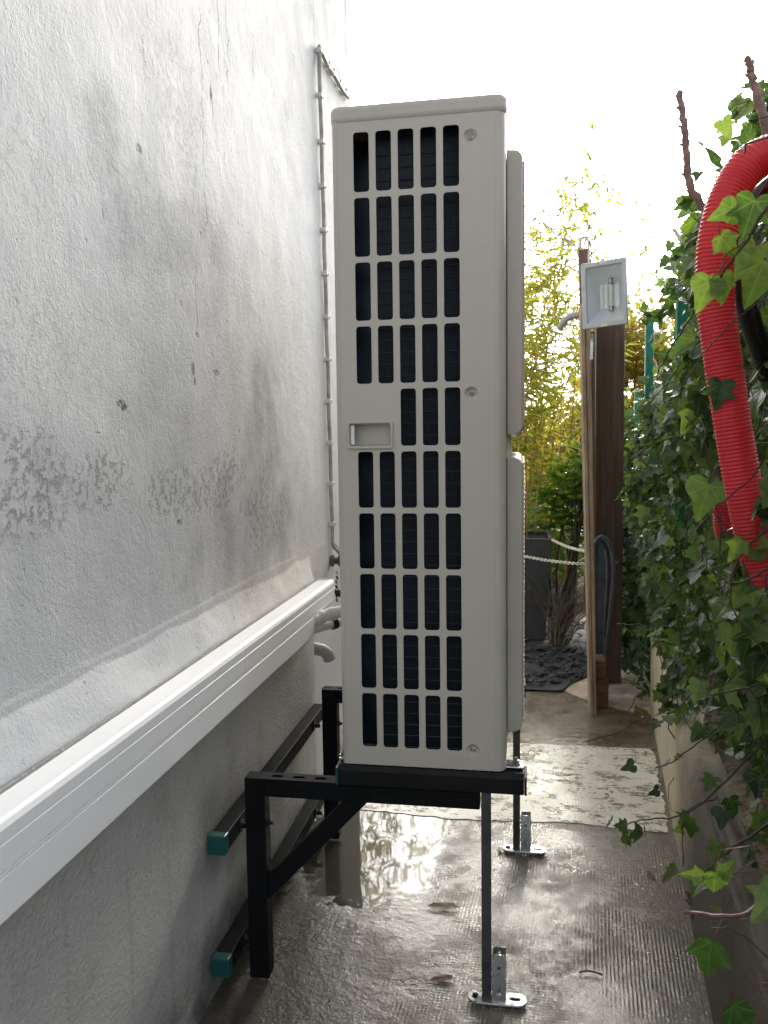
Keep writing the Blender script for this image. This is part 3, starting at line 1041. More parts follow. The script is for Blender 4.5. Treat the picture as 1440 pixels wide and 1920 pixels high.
# ------------------------------------------------------------------ trunking
trk = empty('cable_trunking', (0.03, 0.5, 0.69), 'long white plastic trunking box running along the grey plinth', 'trunking')
prof = [(0.003, 0.631), (0.003, 0.747), (0.050, 0.751), (0.0565, 0.7485), (0.060, 0.742), (0.060, 0.7275), (0.0585, 0.7268), (0.0585, 0.725), (0.060, 0.7243),
        (0.060, 0.694), (0.0575, 0.6934), (0.0575, 0.6916), (0.0595, 0.691), (0.0595, 0.6875)]
MB().prism(prof + [(0.040, 0.6875), (0.003, 0.6870)], (0, -1.2, 0), (1, 0, 0), (0, 0, 1), (0, 1, 0), 1.2 + 1.662).build('cover', M['pvc'], trk)
MB().prism(prof + [(0.040, 0.6875), (0.003, 0.6870)], (0, 1.6632, 0), (1, 0, 0), (0, 0, 1), (0, 1, 0), 2.515 - 1.6632).build('cover', M['pvc'], trk)
MB().prism([(0.0035, 0.6865), (0.056, 0.6865), (0.0592, 0.6845), (0.0592, 0.634), (0.056, 0.6305), (0.0035, 0.6305)], (0, -1.2, 0), (1, 0, 0), (0, 0, 1), (0, 1, 0), 1.2 + 2.255).build('base', M['pvc'], trk)
MB().box(0.0035, 0.057, 2.5155, 2.521, 0.690, 0.752).build('end_cap', M['pvc'], trk, None, 0.0015)
MB().box(0.0035, 0.02, 2.2555, 2.515, 0.640, 0.686).build('back_channel', M['pvc'], trk)

mb = MB()
for i in range(60):
    y = random.uniform(0.5, 2.2)
    r = random.uniform(0.0008, 0.0022)
    mb.lathe((random.uniform(0.045, 0.058), y, 0.6306), (0, 0, -1), [(0, r), (r, r * 0.9), (r * 1.9, 0)], 6)
for i in range(160):
    r = random.uniform(0.0006, 0.0014)
    mb.lathe((0.0594, random.uniform(0.7, 2.25), random.choice((random.uniform(0.636, 0.683), random.uniform(0.697, 0.722)))), (1, 0, 0), [(0, r), (r * 0.5, r * 0.7), (r * .6, 0)], 6)
db = mb.build('rain_beads', M['water'], trk, 180)
db['kind'] = 'stuff'

# pipes leaving the trunking
pts = spline([(0.025, 2.20, 0.662), (0.045, 2.28, 0.666), (0.09, 2.33, 0.678), (0.18, 2.36, 0.690), (0.33, 2.37, 0.695)], 10)
rr = [0.0195 + 0.0014 * math.sin(i * 1.3) for i in range(len(pts))]
tag(MB().tube(pts, rr, 12).build('insulated_pipe', M['lagging'], None, 180), 'upper thick pipe in wrinkled white lagging, from trunking end to heat pump', 'pipe', 'white pipes from trunking to heat pump')
pts = spline([(0.022, 2.24, 0.640), (0.06, 2.33, 0.640), (0.12, 2.40, 0.643), (0.2, 2.42, 0.646), (0.33, 2.425, 0.648)], 10)
tag(MB().tube(pts, 0.016, 12).build('insulated_pipe', M['lagging'], None, 180), 'lower smooth white pipe beneath the wrinkled one, with a black tie', 'pipe', 'white pipes from trunking to heat pump')
tag(MB().tube([(0.085, 2.362, 0.641), (0.096, 2.374, 0.642)], 0.0185, 12).build('cable_tie', M['rubber'], None, 40), 'black tie band wrapped round the lower white pipe', 'cable tie')
tag(MB().tube(spline([(0.03, 2.56, 0.72), (0.06, 2.56, 0.70), (0.10, 2.55, 0.695), (0.16, 2.56, 0.70)], 8), [0.008] * 8 + [0.012] * 10 + [0.008] * 7, 8).build('cable_gland', M['rubber'], None, 180), 'small black plug on the cable just above the white pipes', 'cable plug')
pts = [(-0.012 + 0.026 * math.cos(a), 2.60, 0.47 + 0.052 * math.sin(a)) for a in np.linspace(PI * 0.5, -0.1, 12)]
st = MB().tube([(-0.06, 2.56, 0.515), (-0.03, 2.57, 0.51), (0.0, 2.585, 0.50), (0.014, 2.595, 0.485), (0.018, 2.60, 0.466)], 0.021, 16).build('drain_stub', M['greypvc'], None, 60)
tag(st, 'short grey drain elbow poking out past the plinth end', 'drain pipe')

# wall cable with clips, insulator
wx = -0.021
wc = empty('wall_cable', (wx, 2.78, 1.6), 'thin grey cable clipped up the white wall, folding back down at the top', 'cable')
vert = [(wx, 2.845 - 0.00 * z, z) for z in (0.86, 1.0)]
ctr = []
zz = np.linspace(0.826, 2.50, 24)
for i, z in enumerate(zz):
    ctr.append((wx + 0.002, 2.83 - 0.062 * (z - 0.826) / 1.674 + 0.004 * math.sin(i * 1.7), z))
dg = [(wx + 0.002, 2.775, 2.515), (wx + 0.002, 2.80, 2.512), (wx + 0.002, 2.88, 2.505), (wx + 0.002, 3.0, 2.515), (wx + 0.002, 3.13, 2.52), (wx + 0.002, 3.26, 2.54)]
allp = [(0.01, 2.86, 0.775), (-0.005, 2.85, 0.80)] + ctr + dg
MB().tube(spline(allp, 4), 0.0072, 8).build('sheath', M['cable'], wc, 180)
MB().tube(spline([(wx + 0.002, 2.83, 0.83), (-0.005, 2.87, 0.80), (0.0, 2.885, 0.77), (0.01, 2.875, 0.745)], 6), 0.0052, 8).build('tail', M['cable'], wc, 180)
for i in range(1, 24, 2):
    x, y, z = ctr[i]
    mb = MB().box(x - 0.01, x + 0.0095, y - 0.010, y + 0.0105, z - 0.0075, z + 0.0075)
    mb.tube([(x - 0.006, y + 0.011, z), (x + 0.012, y + 0.013, z)], 0.0062, 8)
    mb.build('clip', M['clip'], wc, None, 0.0015)
for (x, y, z) in ((wx + .002, 2.90, 2.506), (wx + .002, 2.97, 2.513), (wx + .002, 3.08, 2.519), (wx + .002, 3.18, 2.529)):
    mb = MB().box(x - 0.01, x + 0.0075, y - 0.006, y + 0.006, z - 0.008, z + 0.008)
    mb.tube([(x - 0.006, y, z + 0.012), (x + 0.010, y, z + 0.012)], 0.0045, 8)
    mb.build('clip', M['clip'], wc, None, 0.0015)
sp = MB().lathe((-0.028, 2.83, 0.765), (1, 0.05, 0.0), [(0, 0.0), (0, 0.019), (0.012, 0.021), (0.016, 0.012), (0.026, 0.012), (0.03, 0.02), (0.044, 0.020), (0.048, 0.013), (0.058, 0.013), (0.062, 0.021), (0.078, 0.019), (0.08, 0.0)], 18)
tag(sp.build('insulator', M['rust'], None, 40), 'small brown spool insulator on the wall above the trunking end', 'insulator')
mb = MB()
for k in range(7):
    a = (0.018 + 0.003 * math.sin(k * 2), 2.72 + 0.004 * math.cos(k * 3), 0.744 - 0.016 * k)
    mb.tube([a, (a[0] + 0.002, a[1] + 0.004, a[2] - 0.011)], 0.0032, 6)
hanging = empty('hanging_cord', (0.018, 2.72, 0.75), 'knotted black and white cord hanging below the brown insulator', 'cord')
mb.build('knots', M['rubber'], hanging)
MB().tube([(0.019, 2.724, 0.748), (0.021, 2.724, 0.69), (0.02, 2.726, 0.635)], 0.0022, 6).build('strand', M['clip'], hanging)

# ------------------------------------------------------------------ heat pump
UX, UY, UZ, UW, UL = 0.2811, 1.6243, 0.5129, 0.3412, 0.95
ZT = 1.818
hp = empty('heat_pump', (UX + UW / 2, UY + UL / 2, UZ), 'tall beige outdoor heat pump with slotted side panel on black wall brackets', 'heat pump')
holes = []
slot_list = []
for r in range(10):
    for c in range(5):
        if r == 4 and c < 2:
            continue
        l = UX + 0.0449 + 0.04435 * c
        t = ZT - 0.0239 - 0.12539 * r
        slot_list.append((l, l + 0.0300, t - 0.1130, t))
        holes.append(rrect(l - 0.0006, l + 0.0303, t - 0.1133, t + 0.0006, 0.0062))
for sz in (1.772, 1.281, 0.554):
    holes.append(circle(0.5555, sz, 0.0132, 24))
holes.append(rrect(0.308, 0.3935, 1.1795, 1.2250, 0.004))
RL, RR = 0.011, 0.020
outer = [(UX + RL, UZ), (UX + UW - RR, UZ), (UX + UW - RR, ZT), (UX + RL, ZT)]
me = plate(outer, holes, 0.0015, 0.0006)
panel = place_mesh('side_panel', me, M['casing'], XZ(UY + 0.00075), hp, 30)
# casing shell round the panel
pl = []
for i in range(9):
    a = math.radians(270 - 90 * i / 8)
    pl.append((UX + RL + RL * math.cos(a), UY + RL + RL * math.sin(a)))
for i in range(7):
    a = math.radians(180 - 90 * i / 6)
    pl.append((UX + RL + RL * math.cos(a), UY + UL - RL + RL * math.sin(a)))
for i in range(7):
    a = math.radians(90 - 90 * i / 6)
    pl.append((UX + UW - RR + RR * math.cos(a), UY + UL - RR + RR * math.sin(a)))
for i in range(11):
    a = math.radians(0 - 90 * i / 10)
    pl.append((UX + UW - RR + RR * math.cos(a), UY + RR + RR * math.sin(a)))
n = len(pl)
vs = [(x, y, UZ) for x, y in pl] + [(x, y, ZT) for x, y in pl]
fs = [(i, i + 1, i + 1 + n, i + n) for i in range(n - 1)]
# the lower front corner is rounded off: shave the last verts upward
MB().add(vs, fs).build('casing', M['casing'], hp, 60)
lp = rrect(UX - 0.0035, UX + UW + 0.0035, UY - 0.0035, UY + UL + 0.0035, 0.021, 6)
MB().prism(lp, (0, 0, ZT - 0.006), (1, 0, 0), (0, 1, 0), (0, 0, 1), 0.036).build('lid', M['casing'], hp, 50, 0.011, 4)
MB().box(UX + 0.008, UX + UW - 0.008, UY + 0.012, UY + UL - 0.01, UZ - 0.004, UZ + 0.004).build('bottom_plate', M['casing'], hp, None, 0.002)
# inside: coil, tubes, dark partition
MB().box(UX + 0.070, UX + UW - 0.06, UY + 0.034, UY + 0.058, UZ + 0.01, ZT - 0.008).build('coil', M['coil'], hp)
MB().box(UX + 0.004, UX + 0.068, UY + 0.10, UY + 0.11, UZ + 0.01, ZT - 0.008).box(UX + UW - 0.058, UX + UW - 0.055, UY + 0.01, UY + 0.1, UZ + 0.01, ZT - 0.008).box(UX + 0.004, UX + 0.007, UY + 0.02, UY + 0.1, UZ + 0.01, ZT - 0.008).build('partition', M['inner'], hp)
mb = MB()
z = UZ + 0.03
while z < ZT - 0.02:
    mb.tube([(UX + 0.072, UY + 0.0331, z), (UX + UW - 0.062, UY + 0.0331, z + random.uniform(-.0008, .0008))], 0.0010, 5)
    z += 0.0243
mb.build('coil_tubes', M['tube'], hp)
# recessed screws
for sz in (1.772, 1.281, 0.554):
    d = MB().lathe((0.5555, UY + 0.0004, sz), (0, 1, 0), [(0.0, 0.0136), (0.0012, 0.0128), (0.0050, 0.0090), (0.0075, 0.0070), (0.0080, 0.0)], 24).build('screw_cup', M['casing'], hp, 180)
    MB().lathe((0.5555, UY + 0.0078, sz), (0, -1, 0), [(0, 0.0052), (0.0016, 0.0050), (0.0024, 0.0030), (0.0018, 0.0026), (0.0010, 0.0)], 14).build('screw', M['screw'], d, 40)
# handle pocket
fr = plate(rrect(0.3030, 0.3985, 1.1735, 1.2305, 0.006), [rrect(0.3085, 0.3930, 1.1795, 1.2245, 0.004)], 0.007, 0.0022)
hf = place_mesh('handle_frame', fr, M['casing'], XZ(UY - 0.0018), hp, 40)
pk = MB()
a0, a1, b0, b1 = 0.3080, 0.3935, 1.1790, 1.2250
yb = UY + 0.020
pk.add([(a0, UY, b0), (a1, UY, b0), (a1, UY, b1), (a0, UY, b1), (a0 + .006, yb + 0.008, b0 + .004), (a1 - .006, yb, b0 + .004), (a1 - .006, yb, b1 - .004), (a0 + .006, yb + 0.008, b1 - .004)],
       [(0, 1, 5, 4), (1, 2, 6, 5), (2, 3, 7, 6), (3, 0, 4, 7), (4, 5, 6, 7)])
pk.build('handle_pocket', M['casing'], hp)
MB().box(0.3100, 0.3180, UY + 0.0015, UY + 0.006, 1.182, 1.2225).build('gap_light_strip', M['pvc'], hp, None, 0.002)  # white strip painted in for the light showing at the pocket's left gap
# two fan guards on the front
for z0, z1 in ((1.1985, 1.766), (0.571, 1.1525)):
    gx0, gx1, gr_ = UX + UW + 0.001, UX + UW + 0.033, 0.019
    gp_ = [(gx0, z0), (gx1 - gr_, z0)] + [(gx1 - gr_ + gr_ * math.cos(math.radians(a)), z0 + gr_ + gr_ * math.sin(math.radians(a))) for a in range(-80, 1, 10)]
    gp_ += [(gx1 - gr_ + gr_ * math.cos(math.radians(a)), z1 - gr_ + gr_ * math.sin(math.radians(a))) for a in range(0, 91, 10)] + [(gx0, z1)]
    fg = MB().prism(gp_, (0, UY + 0.072, 0), (1, 0, 0), (0, 0, 1), (0, 1, 0), UL - 0.132).build('fan_guard', M['casing'], hp, 40, 0.003, 3)
    mb = MB()
    z = z0 + 0.02
    while z < z1 - 0.015:
        mb.box(UX + UW + 0.0332, UX + UW + 0.037, UY + 0.09, UY + UL - 0.08, z, z + 0.004)
        z += 0.0105
    for k in range(9):
        y = UY + 0.092 + k * (UL - 0.175) / 8
        mb.box(UX + UW + 0.0325, UX + UW + 0.0362, y, y + 0.004, z0 + 0.018, z1 - 0.018)
    gr = mb.build('grille', M['casing'], fg)
    gr['kind'] = 'stuff'
for z in (1.734, 1.298):
    MB().lathe((UX - 0.001, UY + 0.10, z), (-1, 0, 0), [(0, 0.0075), (0.003, 0.0075), (0.004, 0.005), (0.010, 0.0045), (0.011, 0.0)], 10).build('bolt', M['screw'], hp, 40)
# feet of the unit with bolts
for y in (UY + 0.035, UY + 0.66):
    for x0, x1, xb in ((UX + UW - 0.02, UX + UW + 0.036, UX + UW + 0.020), (UX - 0.012, UX + 0.03, UX - 0.004)):
        ft = MB().box(x0, x1, y - 0.018, y + 0.022, UZ + 0.0015, UZ + 0.0045).build('foot', M['steel'], hp, None, 0.001)
        MB().lathe((xb, y, UZ + 0.0045), (0, 0, 1), [(0, 0.0), (0, 0.011), (0.002, 0.011), (0.002, 0.0075), (0.008, 0.0075), (0.0085, 0.004), (0.014, 0.0038), (0.014, 0.0)], 6).build('bolt', M['screw'], ft)
# rain beads on the panel
P = []
for i in range(420):
    x = UX + UW - RR - abs(random.gauss(0, 0.045)) if random.random() < 0.75 else UX + random.uniform(0.012, UW - 0.03)
    z = UZ + 1.29 * random.random() ** 1.5 + 0.006
    if any(a - .001 < x < b + .001 and c - .001 < z < d + .001 for a, b, c, d in slot_list) or x < UX + 0.012 or (0.30 < x < 0.4 and 1.17 < z < 1.235):
        continue
    P.append((x, z, random.choice((0.0005, 0.0006, 0.0008, 0.0008, 0.0012))))
mb = MB()
for x, z, r in P:
    mb.lathe((x, UY + 0.0001, z), (0, -1, 0), [(0, r), (r * 0.45, r * 0.8), (r * 0.65, r * 0.3), (r * 0.68, 0)], 6)
for i in range(26):
    x = UX + 0.03 + random.random() * 0.29
    r = random.uniform(0.001, 0.002)
    mb.lathe((x, UY + 0.001, UZ + 0.001), (0, 0, -1), [(0, r), (r, r * 0.9), (r * 1.8, 0)], 6)
rb = mb.build('rain_beads', M['water'], hp, 180)
rb['kind'] = 'stuff'

# ------------------------------------------------------------------ bracket
br = empty('wall_bracket', (0.06, 1.95, 0.02), 'black steel wall bracket of rails, posts and struts under the heat pump', 'bracket')
for z0, z1 in ((0.331, 0.370), (0.062, 0.101)):
    rl = MB().box(0.006, 0.043, 1.566, 2.43, z0, z1).build('rail', M['black'], br, None, 0.003)
    cp = MB().box(0.0045, 0.0445, 1.548, 1.572, z0 - 0.0015, z1 + 0.0015).build('end_cap', M['teal'], rl, None, 0.003)
for y0, dx in ((1.626, 0.0), (2.265, 0.012)):
    y1 = y0 + 0.040
    xe = 0.569 if y0 < 2 else 0.626
    MB().box(0.0615 + dx, 0.106 + dx, y0, y1, 0.012, 0.4665).build('post', M['black'], br, None, 0.003)
    arm = MB().box(0.1065 + dx, xe, y0, y1, 0.428, 0.4630).build('arm', M['black'], br, None, 0.002)
    hl = [rrect(a, a + 0.026, y0 + 0.015, y0 + 0.026, 0.0054) for a in (0.07, 0.118, 0.166, 0.214)]
    tp = plate(rrect(0.062 + dx, xe, y0 + 0.001, y1 - 0.001, 0.002, 1), hl, 0.0032, 0.0006)
    place_mesh('top_plate', tp, M['black'], XY(0.4655), arm, 40)
    MB().bar((0.095 + dx, y0 + 0.02, 0.205), (0.318 + dx, y0 + 0.02, 0.438), 0.036, 0.030).build('strut', M['black'], br, None, 0.002)
    for z in (0.350, 0.082):
        MB().lathe((0.043, y0 + 0.02, z), (1, 0, 0), [(0, 0.014), (0.004, 0.014), (0.004, 0.006), (0.0185, 0.006)], 12).build('bolt', M['rubber'], br, 40)
    MB().lathe((0.106 + dx, y0 + 0.02, 0.36), (1, 0, 0), [(0, 0.008), (0.005, 0.008), (0.005, 0.004), (0.012, 0.004), (0.012, 0)], 8).build('bolt', M['rubber'], br, 40)
for y0, lab in ((1.618, 'near black support beam lying on the bracket arm, bolted to the unit foot'), (2.258, 'far black support beam sticking out beyond the unit above the slate bed')):
    sb = empty('support_beam', (0.46, y0 + 0.035, 0.468), lab, 'support beam', 'black beams under the heat pump')
    MB().prism([(0.0, 0.468), (0.062, 0.468), (0.062, 0.500), (0.054, 0.5105), (0.008, 0.5105), (0.0, 0.500)], (0.272, y0, 0), (0, 1, 0), (0, 0, 1), (1, 0, 0), 0.387).build('profile', M['rubber'], sb, None, 0.0015)
    MB().box(0.2665, 0.2715, y0 - 0.0005, y0 + 0.0625, 0.4675, 0.505).build('end_cap', M['teal'], sb, None, 0.001)
    MB().box(0.6595, 0.6645, y0 - 0.0005, y0 + 0.0625, 0.4675, 0.505).build('end_cap', M['rubber'], sb, None, 0.001)
for x0, y0, zt, lab in ((0.5715, 1.630, 0.466, 'nearer square grey leg with slotted oval foot plate under the bracket arm'),
                        (0.629, 2.280, 0.49, 'farther square grey leg with oval foot plate near the pale cement band')):
    lg = empty('support_leg', (x0 + 0.01, y0 + 0.01, 0.008), lab, 'support leg', 'grey legs under the bracket arms')
    MB().box(x0, x0 + 0.020, y0, y0 + 0.020, 0.012, zt).build('tube', M['leg'], lg, None, 0.002)
    cx, cy = x0 + 0.032, y0 + 0.012
    ov = rrect(cx - 0.062, cx + 0.062, cy - 0.021, cy + 0.021, 0.0205, 8)
    hl = [rrect(cx - 0.052, cx - 0.041, cy - 0.009, cy + 0.009, 0.004), rrect(cx + 0.026, cx + 0.048, cy - 0.0045, cy + 0.0045, 0.0042)]
    place_mesh('foot_plate', plate(ov, hl, 0.005, 0.001), M['steel'], XY(0.0095), lg, 40)
    MB().prism(rrect(cx - 0.0615, cx + 0.0615, cy - 0.0205, cy + 0.0205, 0.0200, 8), (0, 0, 0.0065), (1, 0, 0), (0, 1, 0), (0, 0, 1), 0.0004).build('pad', M['rubber'], lg)
    c0, c1 = x0 + 0.0215, x0 + 0.0505
    fh = [rrect(c0 + 0.010, c0 + 0.019, 0.026, 0.046, 0.0044), circle(c0 + 0.0145, 0.088, 0.0042, 12), circle(c0 + 0.0145, 0.073, 0.0025, 10)]
    ch = place_mesh('channel', plate([(c0, 0.013), (c1, 0.013), (c1, 0.118), (c0, 0.118)], fh, 0.002), M['steel'], XZ(y0 - 0.004), lg)
    MB().box(c0, c0 + 0.002, y0 - 0.0028, y0 + 0.0225, 0.013, 0.118).box(c0, c1, y0 + 0.0226, y0 + 0.0246, 0.013, 0.118).build('flange', M['steel'], ch)
    MB().lathe((c0 + 0.0145, y0 + 0.022, 0.098), (0, -1, 0), [(0, 0.007), (0.005, 0.007), (0.005, 0.004), (0.012, 0.004), (0.012, 0)], 6).build('bolt', M['screw'], ch)

# ------------------------------------------------------------------ low wall on the right, soil behind
lw = empty('low_wall', (1.1, 2.4, 0), 'low stained concrete retaining wall below the ivy', 'retaining wall')
ys = np.linspace(-0.6, 3.66, 170)
zs = np.linspace(-0.02, 0.35, 26)
me = grid_mesh('face', ys, zs, lambda Y, Z: (wallx(Y) - 1.1 + 0.010 * vnoise(Y * 5, Z * 5, 31, 4) + 0.012 * np.clip((Z - 0.32) / 0.03, 0, 1), Y - 2.4, Z))
put('face', me, M['lowwall'], lw, 180)
us = np.linspace(0, 1, 16)
me = grid_mesh('coping', us, ys, lambda U, V: (wallx(V) - 1.1 + 0.012 + U * 0.075 + 0.010 * vnoise(V * 5, V * 0 + 0.35 * 5, 31, 4) * (1 - U), V - 2.4, 0.35 + 0.022 * vnoise(U * 4, V * 10, 33, 4) * np.minimum(1, U * 6)))
put('coping', me, M['lowwall'], lw, 180)
x1 = wallx(3.66)
MB().add([(x1 + 0.002, 3.659, -0.02), (x1 + 0.14, 3.659, -0.02), (x1 + 0.14, 3.659, 0.345), (x1 + 0.014, 3.659, 0.35), (x1 + 0.002, 3.659, 0.33)], [(0, 1, 2, 3, 4)]).build('end_face', M['lowwall'], lw)
me = grid_mesh('soil_bank', np.linspace(0, 1, 60), np.linspace(-0.6, 5.6, 200), lambda U, V: (wallx(V) + 0.075 + U * 2.4, V, 0.345 + 0.25 * np.clip(U * 3.5, 0, 1) * np.clip((V + 1) / 1, 0, 1) + 0.05 * vnoise(U * 20, V * 9, 41, 4) - 0.30 * np.clip((V - 3.66) / 0.35, 0, 1)))
sb = put('soil_bank', me, M['rubble'], None, 180)
sb['kind'] = 'structure'

# ------------------------------------------------------------------ ivy hedge
ivy = empty('ivy_hedge', (1.25, 2.6, 0.35), 'dense dark green ivy covering the fence above the low concrete wall', 'ivy')
FC = np.array((-0.62, -0.45, 0.62))


def hedge_x(y, z):
    """front of the ivy: stands back from the wall's edge low down near the camera, hangs over it further on"""
    y, z = np.asarray(y, float), np.asarray(z, float)
    back = 0.09 * np.clip((2.7 - y) / 0.8, 0, 1) * np.clip((0.95 - z) / 0.35, 0, 1)
    bulge = 0.26 * vnoise(y * 3.1, z * 3.1, 51, 3)
    over = 0.07 * np.clip((y - 2.5) / 1.0, 0, 1) * np.clip((1.25 - z) / 0.3, 0, 1)
    lean = 0.11 * np.clip((y - 2.9) / 1.3, 0, 1) * np.clip((z - 1.15) / 0.4, 0, 1)
    return wallx(y) + 0.03 + back + bulge - over + lean


def hedge_top(y):
    y = np.asarray(y, float)
    return 1.80 + 0.30 * vnoise(y * 2.2, y * 0 + 2.5, 52, 4) - 0.42 * np.clip((y - 3.75) / 0.5, 0, 1) - 0.10 * np.clip((y - 4.4) / 0.5, 0, 1) - 0.16 * np.clip((1.9 - y) / 0.5, 0, 1)


def ivy_points(n, depth):
    y = 0.75 + 4.5 * RNG.random(n) ** 0.9
    tp = hedge_top(y)
    z = 0.36 + (tp - 0.36) * RNG.random(n) ** 0.9
    low = (y > 3.66)
    z = np.where(low, 0.05 + (z - 0.36) * 1.2, z)
    z = np.minimum(z, tp)
    x = hedge_x(y, z) + np.abs(RNG.normal(0, depth, n)) - 0.02
    return np.stack([x, y, z], -1)


def ivy_dirs(n):
    Nn = FC + RNG.normal(0, 0.5, (n, 3))
    D = np.stack([RNG.normal(-0.25, 0.5, n), RNG.normal(-0.2, 0.5, n), RNG.normal(-0.65, 0.5, n)], -1)
    return D, Nn


# gaps: thin the leaves where a low noise says so
def thin(P, seed, cut):
    k = vnoise(P[:, 1] * 5, P[:, 2] * 5, seed, 3)
    return P[k > cut]


P1 = thin(ivy_points(7500, 0.04), 61, -0.06)
P2 = ivy_points(7500, 0.20)
P2[:, 0] += 0.10
P3 = ivy_points(1500, 0.12)                                        # ragged top
P3[:, 2] = hedge_top(P3[:, 1]) + RNG.normal(0.0, 0.045, len(P3))
P3[:, 0] += 0.25 * RNG.random(len(P3))
P3 = P3[~((P3[:, 1] < 1.85) & (P3[:, 2] > 1.52) & (P3[:, 0] < 1.13))]
P1 = P1[~((P1[:, 1] < 1.75) & (P1[:, 2] > 1.50))]
P4 = np.array((1.27, 2.32, 2.01)) + RNG.normal(0, 1, (70, 3)) * np.array((0.045, 0.05, 0.045))
P3 = np.concatenate([P3, P4])
PA = np.concatenate([P1, P2, P3])
D, Nn = ivy_dirs(len(PA))
sz = 0.026 + 0.050 * RNG.random(len(PA)) ** 1.6
# the leaves that show largest become leaf objects: those on the surface nearest the camera
surf = np.arange(len(P1))
inframe = (P1[:, 1] > 1.15) & (P1[:, 1] < 3.4)
score = sz[:len(P1)] / P1[:, 1] * inframe * (P1[:, 0] < hedge_x(P1[:, 1], P1[:, 2]) + 0.02)
big = np.argsort(-score)[:272]
mask = np.ones(len(PA), bool)
mask[big] = False
foliage('foliage', IVY, PA[mask], D[mask], Nn[mask], sz[mask], M['ivy'], ivy)
leaf_meshes = []
for pv, pt, pu in RICH:
    leaf_meshes.append(tuple(fast_mesh('ivy_leaf', pv, pt, pu) for _ in range(3)))
for a, b, c_ in leaf_meshes:
    for me, mt in ((a, M['ivy']), (b, M['ivylight']), (c_, M['ivydark'])):
        me.materials.append(mt)
        me.polygons.foreach_set('use_smooth', [True] * len(me.polygons))


PETI = MB()


def put_leaf(p, d, nrm, s, young=False, kind=None):
    b = Vector(p) - Vector(d).normalized() * 0.02 + Vector((0.010, 0.006, 0.006))
    e = b + Vector((random.uniform(.02, .045), random.uniform(-.01, .03), random.uniform(-.015, .025)))
    PETI.tube([tuple(p), tuple(b), tuple(e)], [0.0007, 0.0009, 0.0011], 4, False)
    d, nrm = Vector(d).normalized(), Vector(nrm)
    sx = d.cross(nrm).normalized()
    nz = sx.cross(d)
    k = random.randrange(4) if kind is None else kind
    o = bpy.data.objects.new('leaf', leaf_meshes[k][int(young)])
    COL.objects.link(o)
    o.parent = ivy
    R3 = Matrix((sx, d, nz)).transposed().to_4x4()
    o.matrix_local = Matrix.Translation(Vector(p) - ivy.location) @ R3 @ Matrix.Scale(s, 4)
    return o


for i in big:
    put_leaf(P1[i], D[i], Nn[i], sz[i] * 1.05, random.random() < 0.22)
cam_n = lambda p: (CAM_POS - Vector(p)).normalized()
# leaves that stand out close to the lens
for p, d, s, y, k in (((0.885, 1.00, 0.660), (0.1, 0.1, -0.9), 0.034, True, 1), ((0.872, 1.00, 0.652), (-0.9, 0.0, 0.1), 0.026, True, 3), ((0.895, 1.0, 0.655), (0.5, 0.1, 0.7), 0.028, True, 3),
                      ((0.962, 1.0, 0.640), (-0.25, -0.1, -0.2), 0.052, False, 0),
                      ((0.890, 1.02, 0.560), (-0.12, 0.05, -1.0), 0.060, 2, 3), ((0.910, 1.0, 0.492), (0.4, 0, -0.6), 0.045, 2, 1),
                      ((0.952, 1.1, 1.405), (-0.3, 0.1, -0.9), 0.062, True, 2), ((0.945, 1.12, 1.485), (-0.2, 0.1, -0.7), 0.05, True, 0), ((0.925, 1.14, 1.48), (-0.9, 0, -0.3), 0.035, True, 2),
                      ((0.900, 1.15, 1.392), (-0.4, 0.1, -0.9), 0.045, True, 2), ((0.912, 1.16, 1.40), (0.2, 0.1, -0.95), 0.04, True, 1), ((0.915, 1.17, 1.455), (0.5, 0, -0.7), 0.042, True, 3),
                      ((0.962, 1.18, 1.44), (-0.5, 0.0, -0.85), 0.05, False, 0), ((0.985, 1.30, 1.030), (-0.55, 0, -0.9), 0.04, True, 3), ((1.03, 1.34, 0.985), (-0.6, 0, -0.8), 0.062, False, 2),
                      ((1.02, 1.33, 1.02), (-0.9, 0, 0.1), 0.05, False, 2), ((0.955, 1.32, 1.27), (-0.2, 0, -1), 0.045, 2, 0), ((1.0, 1.6, 1.10), (-0.3, 0, -1), 0.075, False, 2)):
    put_leaf(p, d, cam_n(p) + Vector((random.uniform(-.3, .3), random.uniform(-.3, .3), random.uniform(0, .5))), s, y, k)

